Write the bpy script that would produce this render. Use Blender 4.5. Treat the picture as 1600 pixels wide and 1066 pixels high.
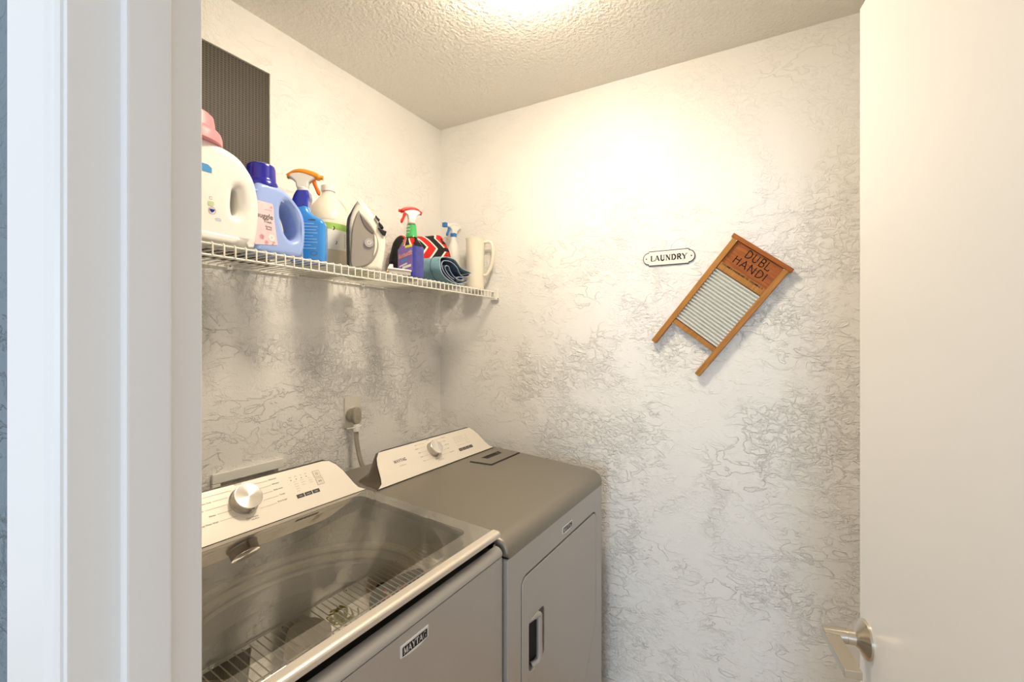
import bpy, bmesh, math, random
from mathutils import Vector, Matrix
random.seed(7)
for o in list(bpy.data.objects): bpy.data.objects.remove(o)
SC = bpy.context.scene
COL = SC.collection
PI = math.pi
H = 1.42                                   # eye height
# ------------------------------------------------------------------ camera, world, lights, exposure
cam_d = bpy.data.cameras.new('camera'); cam = bpy.data.objects.new('camera', cam_d); COL.objects.link(cam)
cam_d.sensor_width = 36; cam_d.lens = 731/1600*36; cam_d.clip_start = 0.02
cam.location = (0, 0, H); cam.rotation_euler = (PI/2, 0, math.radians(29.7-90))
SC.camera = cam
W = bpy.data.worlds.new('world'); SC.world = W; W.use_nodes = True
bg = W.node_tree.nodes['Background']; bg.inputs[0].default_value = (0.90, 0.94, 1.0, 1); bg.inputs[1].default_value = 1.0
def area(name, loc, target, sx, sy, energy, color):
    d = bpy.data.lights.new(name, 'AREA'); d.shape = 'RECTANGLE'; d.size = sx; d.size_y = sy; d.energy = energy; d.color = color
    o = bpy.data.objects.new(name, d); COL.objects.link(o); o.location = loc
    o.rotation_euler = (Vector(target)-Vector(loc)).to_track_quat('-Z', 'Y').to_euler(); return o
area('hall_daylight', (-7.0, -0.75, 1.50), (1.8, 0.15, 0.95), 2.2, 2.0, 180, (0.54, 0.77, 1.0))
SC.view_settings.view_transform = 'Standard'; SC.view_settings.look = 'None'
SC.view_settings.exposure = 0.08; SC.view_settings.gamma = 1.0; SC.view_settings.use_curve_mapping = False
LAMP = Vector((1.085, 0.585, 2.44))

# ------------------------------------------------------------------ materials
def new_mat(name):
    m = bpy.data.materials.new(name); m.use_nodes = True
    return m, m.node_tree, m.node_tree.nodes['Principled BSDF']
def mat(name, col, rough=0.5, metal=0.0, coat=0.0, spec=0.5, emit=None, es=0, trans=0, ior=1.45, noise=0, nscale=40, bump=0, bscale=200, sss=0, aniso=0):
    m, nt, p = new_mat(name)
    p.inputs['Base Color'].default_value = (*col, 1); p.inputs['Roughness'].default_value = rough
    p.inputs['Metallic'].default_value = metal; p.inputs['Coat Weight'].default_value = coat
    p.inputs['Specular IOR Level'].default_value = spec; p.inputs['Transmission Weight'].default_value = trans; p.inputs['IOR'].default_value = ior
    if emit: p.inputs['Emission Color'].default_value = (*emit, 1); p.inputs['Emission Strength'].default_value = es
    if sss: p.inputs['Subsurface Weight'].default_value = sss; p.inputs['Subsurface Scale'].default_value = 0.01
    tc = nt.nodes.new('ShaderNodeTexCoord')
    n = nt.nodes.new('ShaderNodeTexNoise'); n.inputs['Scale'].default_value = nscale; n.inputs['Detail'].default_value = 5
    nt.links.new(tc.outputs['Object'], n.inputs['Vector'])
    if noise:
        r = nt.nodes.new('ShaderNodeMix'); r.data_type = 'RGBA'
        r.inputs['A'].default_value = (*[c*(1-noise) for c in col], 1); r.inputs['B'].default_value = (*[min(1, c*(1+noise)) for c in col], 1)
        nt.links.new(n.outputs['Fac'], r.inputs['Factor']); nt.links.new(r.outputs['Result'], p.inputs['Base Color'])
    if bump:
        n2 = nt.nodes.new('ShaderNodeTexNoise'); n2.inputs['Scale'].default_value = bscale; n2.inputs['Detail'].default_value = 3
        nt.links.new(tc.outputs['Object'], n2.inputs['Vector'])
        b = nt.nodes.new('ShaderNodeBump'); b.inputs['Strength'].default_value = bump; b.inputs['Distance'].default_value = 0.002
        nt.links.new(n2.outputs['Fac'], b.inputs['Height']); nt.links.new(b.outputs['Normal'], p.inputs['Normal'])
    if aniso:
        p.inputs['Anisotropic'].default_value = aniso
        t = nt.nodes.new('ShaderNodeTangent'); t.direction_type = 'RADIAL'; t.axis = 'Z'; nt.links.new(t.outputs[0], p.inputs['Tangent'])
    return m
def plaster(name, col, s=1.0):
    m, nt, p = new_mat(name); N = nt.nodes; L = nt.links
    p.inputs['Base Color'].default_value = (*col, 1); p.inputs['Roughness'].default_value = 0.6; p.inputs['Specular IOR Level'].default_value = 0.3
    tc = N.new('ShaderNodeTexCoord')
    def plateau(scale, lo, hi, dist, det, stretch=(1, 1, 1), rot=0):
        mp = N.new('ShaderNodeMapping'); mp.inputs['Scale'].default_value = stretch; mp.inputs['Rotation'].default_value = (rot, rot*0.7, rot)
        L.new(tc.outputs['Object'], mp.inputs['Vector'])
        n = N.new('ShaderNodeTexNoise'); n.inputs['Scale'].default_value = scale; n.inputs['Detail'].default_value = det
        n.inputs['Distortion'].default_value = dist; n.inputs['Roughness'].default_value = 0.6
        L.new(mp.outputs[0], n.inputs['Vector'])
        r = N.new('ShaderNodeMapRange'); r.interpolation_type = 'SMOOTHSTEP'
        r.inputs['From Min'].default_value = lo; r.inputs['From Max'].default_value = hi
        L.new(n.outputs['Fac'], r.inputs['Value']); return r.outputs[0]
    def ridge(scale, width, dist, stretch=(1, 1, 1), rot=0):
        mp = N.new('ShaderNodeMapping'); mp.inputs['Scale'].default_value = stretch; mp.inputs['Rotation'].default_value = (rot, rot*0.6, rot*0.3)
        L.new(tc.outputs['Object'], mp.inputs['Vector'])
        n = N.new('ShaderNodeTexNoise'); n.inputs['Scale'].default_value = scale; n.inputs['Detail'].default_value = 5; n.inputs['Distortion'].default_value = dist
        L.new(mp.outputs[0], n.inputs['Vector'])
        a = N.new('ShaderNodeMath'); a.operation = 'SUBTRACT'; a.inputs[1].default_value = 0.5; L.new(n.outputs['Fac'], a.inputs[0])
        b = N.new('ShaderNodeMath'); b.operation = 'ABSOLUTE'; L.new(a.outputs[0], b.inputs[0])
        r = N.new('ShaderNodeMapRange'); r.interpolation_type = 'SMOOTHSTEP'; r.inputs['From Min'].default_value = 0; r.inputs['From Max'].default_value = width
        r.inputs['To Min'].default_value = 1; r.inputs['To Max'].default_value = 0
        L.new(b.outputs[0], r.inputs['Value']); return r.outputs[0]
    def mul(a, b):
        x = N.new('ShaderNodeMath'); x.operation = 'MULTIPLY'
        for i, v in enumerate((a, b)):
            if isinstance(v, (int, float)): x.inputs[i].default_value = v
            else: L.new(v, x.inputs[i])
        return x.outputs[0]
    def add(a, b):
        x = N.new('ShaderNodeMath'); x.operation = 'ADD'; L.new(a, x.inputs[0]); L.new(b, x.inputs[1]); return x.outputs[0]
    maskA = plateau(3.2, 0.43, 0.62, 0.3, 3)
    maskB = plateau(4.3, 0.42, 0.62, 0.3, 3, rot=1.3)
    maskC = plateau(2.3, 0.35, 0.60, 0.2, 2, rot=2.2)
    h = mul(mul(plateau(9, 0.49, 0.54, 0.5, 8, (1, 1, 1.6), 0.6), maskC), 0.35)
    h = add(h, mul(mul(ridge(14, 0.026, 0.6, (1, 1.0, 1.8), 0.9), maskB), 0.9))
    h = add(h, mul(mul(plateau(30, 0.50, 0.60, 0.6, 6, (1, 1, 1.9), 2.1), maskA), 0.7))
    h = add(h, mul(mul(ridge(34, 0.05, 0.5, (1.7, 1, 1), 1.7), maskA), 0.7))
    h = add(h, mul(mul(plateau(45, 0.58, 0.68, 0.4, 4, (1, 1, 1.6), 0.4), maskC), 0.45))
    sp = N.new('ShaderNodeSeparateXYZ'); L.new(tc.outputs['Object'], sp.inputs[0])
    zr = N.new('ShaderNodeMapRange'); zr.inputs['From Min'].default_value = 1.45; zr.inputs['From Max'].default_value = 2.1; zr.inputs['To Min'].default_value = 1.0; zr.inputs['To Max'].default_value = 0.42
    L.new(sp.outputs['Z'], zr.inputs['Value']); h = mul(h, zr.outputs[0])      # the trowel work is flatter near the ceiling
    fn = N.new('ShaderNodeTexNoise'); fn.inputs['Scale'].default_value = 110; fn.inputs['Detail'].default_value = 3; L.new(tc.outputs['Object'], fn.inputs['Vector'])
    h = add(h, mul(fn.outputs['Fac'], 0.16))
    b = N.new('ShaderNodeBump'); b.inputs['Strength'].default_value = 1.0*s; b.inputs['Distance'].default_value = 0.0025
    L.new(h, b.inputs['Height']); L.new(b.outputs['Normal'], p.inputs['Normal'])
    return m
WALLM = plaster('trowelled_plaster', (0.88, 0.86, 0.82))
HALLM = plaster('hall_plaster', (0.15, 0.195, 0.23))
CEILM = mat('popcorn_ceiling', (0.86, 0.83, 0.76), 0.9, bump=1.0, bscale=90)
for n in CEILM.node_tree.nodes:
    if n.type == 'BUMP': n.inputs['Distance'].default_value = 0.008
TRIM = mat('trim_paint', (0.76, 0.75, 0.735), 0.4, bump=0.12, bscale=30)
DOORM = mat('door_paint', (0.80, 0.78, 0.75), 0.3, bump=0.08, bscale=14)
FLOORM = mat('floor_tile', (0.56, 0.41, 0.26), 0.5, noise=0.15, nscale=4)
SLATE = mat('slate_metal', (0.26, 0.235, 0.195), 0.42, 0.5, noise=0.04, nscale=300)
SLATE_LIT = mat('slate_lit_front', (0.50, 0.475, 0.45), 0.45, 0.5, noise=0.03, nscale=300)  # lighter copy of the slate: hall daylight on the fronts is in the colour
CHAMP = mat('champagne_panel', (0.80, 0.735, 0.64), 0.42, 0.25)
CHAMP2 = mat('champagne_trim', (0.74, 0.67, 0.57), 0.35, 0.4)
DARK = mat('dark_gap', (0.012, 0.011, 0.010), 0.6)
RIMM = mat('dark_rim', (0.05, 0.045, 0.04), 0.35, 0.6)
CONB = mat('console_body', (0.16, 0.125, 0.09), 0.28, 0.8)
KNOBM = mat('brushed_knob', (0.86, 0.82, 0.76), 0.30, 1.0, aniso=0.85)
KNOBS = mat('knob_side', (0.50, 0.46, 0.42), 0.28, 0.9)
INK = mat('printed_ink', (0.12, 0.11, 0.10), 0.6)
INKL = mat('printed_line', (0.34, 0.30, 0.26), 0.6)
INKB = mat('button_ink', (0.07, 0.06, 0.055), 0.5)
WHITE_INK = mat('white_ink', (0.85, 0.85, 0.83), 0.5)
CHROME = mat('satin_nickel', (0.62, 0.57, 0.49), 0.24, 1.0)
BRIGHT = mat('bright_badge', (0.85, 0.85, 0.86), 0.3, 0.3)
BLACK = mat('black_plastic', (0.015, 0.015, 0.017), 0.35)
TUBM = mat('tub_plastic', (0.40, 0.385, 0.35), 0.35)
TUBL = mat('tub_ring_plastic', (0.70, 0.68, 0.64), 0.3)
WIREM = mat('wire_coating', (0.86, 0.84, 0.76), 0.35)
WPL = mat('white_plastic', (0.86, 0.84, 0.78), 0.4)
WPL2 = mat('outlet_plastic', (0.82, 0.77, 0.66), 0.4)
CORDM = mat('cord_grey', (0.36, 0.32, 0.26), 0.5)
JUGM = mat('white_jug', (0.90, 0.88, 0.83), 0.35, sss=0.15)
JUGHOLE = mat('jug_shade', (0.80, 0.77, 0.68), 0.5)
PINK = mat('pink_cap', (0.80, 0.30, 0.34), 0.4)
PERI = mat('periwinkle_bottle', (0.33, 0.45, 0.83), 0.3, coat=0.3)
NAVY = mat('navy_cap', (0.012, 0.013, 0.34), 0.22, coat=0.4)
LABP = mat('pale_pink_label', (0.80, 0.60, 0.64), 0.5, noise=0.12, nscale=30)
PINKL = mat('pink_flower', (0.82, 0.42, 0.50), 0.5)
SKY = mat('sky_blue_plastic', (0.03, 0.28, 0.78), 0.25, coat=0.5)
SKYD = mat('deep_blue_plastic', (0.015, 0.03, 0.40), 0.2, coat=0.5)
SKYT = mat('pale_blue_print', (0.35, 0.62, 0.90), 0.5)
ORANGE = mat('orange_plastic', (0.90, 0.33, 0.02), 0.35)
ORANGED = mat('orange_trigger', (0.85, 0.16, 0.01), 0.35)
CREAMJ = mat('translucent_jug', (0.86, 0.80, 0.68), 0.4, sss=0.2)
CREAMLIQ = mat('beige_liquid', (0.70, 0.62, 0.48), 0.4)
GREENB = mat('green_band', (0.36, 0.60, 0.12), 0.5)
LABW = mat('white_label', (0.90, 0.89, 0.85), 0.5)
IRONC = mat('cream_iron', (0.86, 0.83, 0.72), 0.35)
IRONG = mat('grey_tank', (0.34, 0.30, 0.26), 0.25, coat=0.5)
IRONG2 = mat('grip_shade', (0.17, 0.15, 0.13), 0.3)  # shade in the iron's handle opening, put into the colour
RED = mat('red_plastic', (0.72, 0.02, 0.015), 0.35)
CLEAR = mat('clear_plastic', (0.95, 0.88, 0.85), 0.08, trans=1.0, ior=1.15)
PURLIQ = mat('purple_liquid', (0.03, 0.035, 0.30), 0.12, coat=0.6, noise=0.5, nscale=60)
PURLAB = mat('purple_label', (0.24, 0.15, 0.50), 0.4)
REDINK = mat('red_script', (0.75, 0.06, 0.03), 0.5)
YELL = mat('yellow_tag', (0.80, 0.75, 0.08), 0.5)
GREENL = mat('green_label', (0.06, 0.42, 0.12), 0.4)
DENIM = mat('denim', (0.20, 0.36, 0.42), 0.9, noise=0.35, nscale=260, bump=0.5, bscale=500)
DENIMD = mat('denim_inside', (0.06, 0.10, 0.17), 0.95, noise=0.3, nscale=300)
DENEDGE = mat('denim_hem', (0.42, 0.50, 0.60), 0.9)
BLUEP = mat('blue_spray_part', (0.03, 0.19, 0.55), 0.35)
PITCH = mat('cream_pitcher', (0.84, 0.78, 0.66), 0.4)
PITCHM = mat('pitcher_grip_shade', (0.70, 0.63, 0.50), 0.5)
YGREEN = mat('yellow_green_string', (0.42, 0.42, 0.05), 0.8)
WOODC = mat('pale_wood', (0.62, 0.42, 0.20), 0.6)
GREYP = mat('grey_plastic', (0.45, 0.42, 0.40), 0.4)
LAMPG = mat('lamp_glass', (1, 0.95, 0.85), 0.4, emit=(1.0, 0.86, 0.67), es=84)
TINK = mat('blue_print', (0.05, 0.30, 0.65), 0.5)
# wood
def wood(name, c1, c2, sc=(60, 4, 60), rough=0.35):
    m, nt, p = new_mat(name); N = nt.nodes; L = nt.links
    tc = N.new('ShaderNodeTexCoord'); mp = N.new('ShaderNodeMapping'); mp.inputs['Scale'].default_value = sc
    n = N.new('ShaderNodeTexNoise'); n.inputs['Scale'].default_value = 2.5; n.inputs['Detail'].default_value = 8; n.inputs['Distortion'].default_value = 0.6
    r = N.new('ShaderNodeValToRGB'); r.color_ramp.elements[0].position = 0.3; r.color_ramp.elements[1].position = 0.72
    r.color_ramp.elements[0].color = (*c1, 1); r.color_ramp.elements[1].color = (*c2, 1)
    L.new(tc.outputs['Object'], mp.inputs[0]); L.new(mp.outputs[0], n.inputs['Vector']); L.new(n.outputs['Fac'], r.inputs[0]); L.new(r.outputs[0], p.inputs['Base Color'])
    p.inputs['Roughness'].default_value = rough+.15; p.inputs['Specular IOR Level'].default_value = 0.3
    return m
WOODA = wood('oak_frame', (0.32, 0.125, 0.016), (0.48, 0.215, 0.038))
WOODP = wood('stained_panel', (0.24, 0.055, 0.004), (0.42, 0.125, 0.010), (7, 80, 80))
ZINC = mat('zinc_ribs', (0.80, 0.80, 0.74), 0.30, 0.55)
# chevron cloth
def chevron():
    m, nt, p = new_mat('chevron_cloth'); N = nt.nodes; L = nt.links
    tc = N.new('ShaderNodeTexCoord'); s = N.new('ShaderNodeSeparateXYZ'); L.new(tc.outputs['Object'], s.inputs[0])
    def mth(op, a, b=None):
        x = N.new('ShaderNodeMath'); x.operation = op
        for i, v in enumerate((a, b)):
            if v is None: continue
            if isinstance(v, (int, float)): x.inputs[i].default_value = v
            else: L.new(v, x.inputs[i])
        return x.outputs[0]
    zz = mth('PINGPONG', mth('ADD', s.outputs['Z'], 1.005), 0.048)
    v = mth('ADD', s.outputs['X'], mth('MULTIPLY', zz, 0.85))
    f = mth('FRACT', mth('DIVIDE', mth('ADD', v, 5.0), 0.098))
    r = N.new('ShaderNodeValToRGB'); r.color_ramp.interpolation = 'CONSTANT'
    e = r.color_ramp.elements; e[0].position = 0; e[0].color = (0.62, 0.012, 0.008, 1); e[1].position = 0.40; e[1].color = (0.85, 0.80, 0.72, 1)
    for pos, c in ((0.50, (0.006, 0.006, 0.007, 1)), (0.90, (0.85, 0.80, 0.72, 1))):
        q = e.new(pos); q.color = c
    L.new(f, r.inputs[0]); L.new(r.outputs[0], p.inputs['Base Color']); p.inputs['Roughness'].default_value = 0.85
    return m
CHEV = chevron()
BLKC = mat('black_cloth', (0.008, 0.008, 0.009), 0.85)
def mesh_screen():
    m, nt, p = new_mat('perforated_screen'); N = nt.nodes; L = nt.links
    tc = N.new('ShaderNodeTexCoord'); s = N.new('ShaderNodeSeparateXYZ'); L.new(tc.outputs['Object'], s.inputs[0])
    def mth(op, a, b=None):
        x = N.new('ShaderNodeMath'); x.operation = op
        for i, v in enumerate((a, b)):
            if v is None: continue
            if isinstance(v, (int, float)): x.inputs[i].default_value = v
            else: L.new(v, x.inputs[i])
        return x.outputs[0]
    def cell(o, pitch):
        return mth('ABSOLUTE', mth('SUBTRACT', mth('FRACT', mth('DIVIDE', mth('ADD', o, 5), pitch)), 0.5))
    a = cell(s.outputs['X'], 0.0105); b = cell(s.outputs['Z'], 0.0066)
    hole = mth('MULTIPLY', mth('LESS_THAN', a, 0.35), mth('LESS_THAN', b, 0.34))
    r = N.new('ShaderNodeMix'); r.data_type = 'RGBA'; r.inputs['A'].default_value = (0.085, 0.064, 0.038, 1); r.inputs['B'].default_value = (0.007, 0.005, 0.003, 1)
    L.new(hole, r.inputs['Factor']); L.new(r.outputs['Result'], p.inputs['Base Color']); p.inputs['Roughness'].default_value = 0.55
    return m
SCREEN = mesh_screen()
# tinted, strongly mirroring lid glass: fresnel mix of a mirror and a tinted pass-through
def lidglass():
    m, nt, p = new_mat('smoked_glass'); N = nt.nodes; L = nt.links
    g = N.new('ShaderNodeBsdfGlossy'); g.inputs['Roughness'].default_value = 0.012; g.inputs['Color'].default_value = (1, 0.97, 0.90, 1)
    t = N.new('ShaderNodeBsdfTransparent'); t.inputs['Color'].default_value = (0.64, 0.62, 0.55, 1)
    f = N.new('ShaderNodeFresnel'); f.inputs['IOR'].default_value = 3.4
    mx = N.new('ShaderNodeMixShader'); g_ = N.new('ShaderNodeNewGeometry'); m1 = N.new('ShaderNodeMath'); m1.operation = 'SUBTRACT'; m1.inputs[0].default_value = 1; L.new(g_.outputs['Backfacing'], m1.inputs[1])
    m2 = N.new('ShaderNodeMath'); m2.operation = 'MULTIPLY'; L.new(f.outputs[0], m2.inputs[0]); L.new(m1.outputs[0], m2.inputs[1]); L.new(m2.outputs[0], mx.inputs[0]); L.new(t.outputs[0], mx.inputs[1]); L.new(g.outputs[0], mx.inputs[2])
    L.new(mx.outputs[0], N['Material Output'].inputs['Surface']); N.remove(p)
    return m
LIDG = lidglass()
FRIT = lidglass(); FRIT.name = 'frit_print'
nt_ = FRIT.node_tree; [n for n in nt_.nodes if n.type == 'FRESNEL'][0].inputs['IOR'].default_value = 4.6; df = nt_.nodes.new('ShaderNodeBsdfDiffuse'); df.inputs['Color'].default_value = (0.15, 0.14, 0.12, 1)
mx_ = [n for n in nt_.nodes if n.type == 'MIX_SHADER'][0]; nt_.links.new(df.outputs[0], mx_.inputs[1])

# ------------------------------------------------------------------ mesh helpers
def frame(o, ex, ey):
    ex = Vector(ex).normalized(); ey = Vector(ey); ey = (ey-ex*ey.dot(ex)).normalized(); ez = ex.cross(ey)
    M = Matrix.Identity(4)
    for i in range(3): M[i][0] = ex[i]; M[i][1] = ey[i]; M[i][2] = ez[i]; M[i][3] = o[i]
    return M
I4 = Matrix.Identity(4)
class MB:
    def __init__(s, *mats): s.v = []; s.f = []; s.m = []; s.mats = list(mats); s.cur = 0
    def use(s, m):
        if m not in s.mats: s.mats.append(m)
        s.cur = s.mats.index(m); return s
    def add(s, verts, faces, M=I4):
        n = len(s.v); s.v += [M @ Vector(v) for v in verts]
        for f in faces: s.f.append([n+i for i in f]); s.m.append(s.cur)
        return s
    def bm(s, b, M=I4):
        b.verts.ensure_lookup_table(); b.verts.index_update()
        s.add([v.co.copy() for v in b.verts], [[v.index for v in f.verts] for f in b.faces], M); b.free(); return s
    def box(s, x0, x1, y0, y1, z0, z1, bev=0, seg=2, M=I4):
        b = bmesh.new(); vs = [b.verts.new((x, y, z)) for z in (z0, z1) for y in (y0, y1) for x in (x0, x1)]
        for f in ((0, 2, 3, 1), (4, 5, 7, 6), (0, 1, 5, 4), (2, 6, 7, 3), (0, 4, 6, 2), (1, 3, 7, 5)): b.faces.new([vs[i] for i in f])
        if bev: bmesh.ops.bevel(b, geom=b.edges[:], offset=bev, segments=seg, profile=0.6, affect='EDGES', clamp_overlap=True)
        return s.bm(b, M)
    def prism(s, pts, d0, d1, M=I4, bev=0, seg=2):          # polygon in local xy, extruded along local z
        b = bmesh.new(); lo = [b.verts.new((p[0], p[1], d0)) for p in pts]; hi = [b.verts.new((p[0], p[1], d1)) for p in pts]; n = len(pts)
        area_ = sum(pts[i][0]*pts[(i+1) % n][1]-pts[(i+1) % n][0]*pts[i][1] for i in range(n))
        if area_ < 0: lo.reverse(); hi.reverse()
        f0 = b.faces.new(lo[::-1]); f1 = b.faces.new(hi)
        for i in range(n): b.faces.new((lo[i], lo[(i+1) % n], hi[(i+1) % n], hi[i]))
        if bev: bmesh.ops.bevel(b, geom=list(f0.edges)+list(f1.edges), offset=bev, segments=seg, profile=0.6, affect='EDGES', clamp_overlap=True)
        return s.bm(b, M)
    def loft(s, rings, M=I4, cap=True, closed=False):
        n = len(rings[0]); V = [p for r in rings for p in r]; F = []
        k = len(rings)
        for j in range(k if closed else k-1):
            a = j*n; c = ((j+1) % k)*n
            for i in range(n): F.append((a+i, a+(i+1) % n, c+(i+1) % n, c+i))
        if cap and not closed: F.append(list(range(n))[::-1]); F.append([(k-1)*n+i for i in range(n)])
        return s.add(V, F, M)
    def lathe(s, prof, M=I4, seg=28, cap=True):
        return s.loft([[(r*math.cos(2*PI*i/seg), r*math.sin(2*PI*i/seg), z) for i in range(seg)] for r, z in prof], M, cap)
    def tube(s, pts, r, seg=8, closed=False, M=I4, cap=True):
        pts = [Vector(p) for p in pts]; n = len(pts); rings = []; up = None
        for i, p in enumerate(pts):
            if closed: t = pts[(i+1) % n]-pts[i-1]
            else: t = pts[min(i+1, n-1)]-pts[max(i-1, 0)]
            t.normalize()
            if up is None: up = Vector((0, 0, 1)) if abs(t.z) < 0.9 else Vector((1, 0, 0))
            a = (up-t*up.dot(t)).normalized(); up = a; c = t.cross(a)
            rr = r[i] if isinstance(r, (list, tuple)) else r
            rings.append([p+a*rr*math.cos(2*PI*k/seg)+c*rr*math.sin(2*PI*k/seg) for k in range(seg)])
        return s.loft(rings, M, cap, closed)
    def rects(s, quads, M=I4):
        for q in quads: s.add([(x, y, 0) if len((x, y)) == 2 else (x, y) for x, y in q], [list(range(len(q)))], M)
        return s
    def rib(s, pts, w, M=I4, z=0.0):                           # flat inked stroke in the local xy plane
        for i in range(len(pts)-1):
            a = Vector((*pts[i], 0)); b = Vector((*pts[i+1], 0)); t = (b-a)
            if t.length < 1e-7: continue
            t.normalize(); e = t*w*(0.25 if len(pts) > 2 else 0); nrm = Vector((-t.y, t.x, 0))*w/2; a = a-e; b = b+e
            s.add([(*(q.xy), z) for q in (a-nrm, b-nrm, b+nrm, a+nrm)], [(0, 1, 2, 3)], M)
        return s
    def curve(s, splines, depth, bev, M=I4, res=4):            # filled 2D outline with holes, rounded rim; local z is the thickness axis
        cd = bpy.data.curves.new('c', 'CURVE'); cd.dimensions = '2D'; cd.fill_mode = 'BOTH'; cd.extrude = depth/2-bev; cd.bevel_depth = bev; cd.bevel_resolution = res; cd.offset = -bev
        for sp in splines:
            k = cd.splines.new('POLY'); k.points.add(len(sp)-1); k.use_cyclic_u = True
            for i, p in enumerate(sp): k.points[i].co = (p[0], p[1], 0, 1)
        return s._grab(cd, M)
    def _grab(s, cd, M):
        o = bpy.data.objects.new('tmp', cd); COL.objects.link(o); bpy.context.view_layer.update()
        me = o.evaluated_get(bpy.context.evaluated_depsgraph_get()).to_mesh()
        b = bmesh.new(); b.from_mesh(me); bmesh.ops.remove_doubles(b, verts=b.verts, dist=1e-6); s.bm(b, M)
        o.evaluated_get(bpy.context.evaluated_depsgraph_get()).to_mesh_clear(); bpy.data.objects.remove(o); bpy.data.curves.remove(cd); return s
    def text(s, t, M, h, align='LEFT', bold=0.0, ex=0.0, space=1.0, shear=0, width=1.0):
        cd = bpy.data.curves.new('t', 'FONT'); cd.body = t; cd.size = h*1.38; cd.align_x = align; cd.offset = bold; cd.extrude = ex; cd.space_character = space; cd.shear = shear; cd.resolution_u = 3
        return s._grab(cd, M @ Matrix.Diagonal((width, 1, 1, 1)))
def obj(name, mb, parent=None, world=True, ang=40, label=None, smooth=True, mtx=None, zmin=None):
    me = bpy.data.meshes.new(name)
    if zmin is not None: mb.v = [Vector((v.x, v.y, max(v.z, zmin))) for v in mb.v]
    vs = mb.v
    if parent is not None and world:
        inv = parent['_inv']; inv = Matrix([inv[i*4:i*4+4] for i in range(4)]); vs = [inv @ v for v in vs]
    if mtx is not None:
        im = mtx.inverted(); vs = [im @ v for v in vs]
    me.from_pydata([tuple(v) for v in vs], [], mb.f)
    for m in mb.mats: me.materials.append(m)
    me.polygons.foreach_set('material_index', mb.m)
    if smooth:
        me.polygons.foreach_set('use_smooth', [True]*len(me.polygons)); me.set_sharp_from_angle(angle=math.radians(ang))
    o = bpy.data.objects.new(name, me); COL.objects.link(o)
    if smooth: wn = o.modifiers.new('weighted', 'WEIGHTED_NORMAL'); wn.keep_sharp = True
    if parent is not None: o.parent = parent
    if mtx is not None: o.matrix_local = mtx
    if label: o['label'] = label
    return o
ROOTS = []
def thing(name, label, cat, loc=(0, 0, 0), rotz=0, group=None):
    e = bpy.data.objects.new(name, None); COL.objects.link(e); e.empty_display_size = 0.02
    M = Matrix.Translation(loc) @ Matrix.Rotation(rotz, 4, 'Z'); e.location = loc; e.rotation_euler = (0, 0, rotz)
    e['label'] = label; e['category'] = cat
    if group: e['group'] = group
    inv = M.inverted(); e['_inv'] = [inv[i][j] for i in range(4) for j in range(4)]
    ROOTS.append(e); return e
def struct(name, mb, parent=None, label=None, **k):
    o = obj(name, mb, parent, **k)
    if parent is None: o['kind'] = 'structure'
    if label: o['label'] = label
    return o
def sring(z, cx, cy, hx, hy, e=2.0, n=32):                    # superellipse ring
    out = []
    for i in range(n):
        a = 2*PI*i/n; c = math.cos(a); q = math.sin(a)
        out.append((cx+hx*math.copysign(abs(c)**(2/e), c), cy+hy*math.copysign(abs(q)**(2/e), q), z))
    return out
def spline(pts, n=6, closed=False):                            # catmull-rom
    out = []; k = len(pts); rng = range(k if closed else k-1)
    for i in rng:
        g = lambda j: Vector(pts[j % k]) if closed else Vector(pts[max(0, min(k-1, j))])
        p0, p1, p2, p3 = g(i-1), g(i), g(i+1), g(i+2)
        for t in [q/n for q in range(n)]:
            out.append(tuple(0.5*((2*p1)+(p2-p0)*t+(2*p0-5*p1+4*p2-p3)*t*t+(3*p1-p0-3*p2+p3)*t**3)))
    if not closed: out.append(tuple(pts[-1]))
    return out
def rrect(x0, x1, y0, y1, r, n=5):
    out = []
    for cx, cy, a0 in ((x1-r, y1-r, 0), (x0+r, y1-r, 90), (x0+r, y0+r, 180), (x1-r, y0+r, 270)):
        for i in range(n+1):
            a = math.radians(a0+90*i/n); out.append((cx+r*math.cos(a), cy+r*math.sin(a)))
    return out
def roundpoly(pts, r, n=4):
    out = []; k = len(pts)
    for i in range(k):
        p = Vector(pts[i]); a = Vector(pts[i-1])-p; b = Vector(pts[(i+1) % k])-p; ra = min(r, a.length*0.45, b.length*0.45)
        p0 = p+a.normalized()*ra; p2 = p+b.normalized()*ra
        for j in range(n+1):
            t = j/n; q = p0*(1-t)**2+p*2*t*(1-t)+p2*t*t; out.append((q.x, q.y))
    return out
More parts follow.
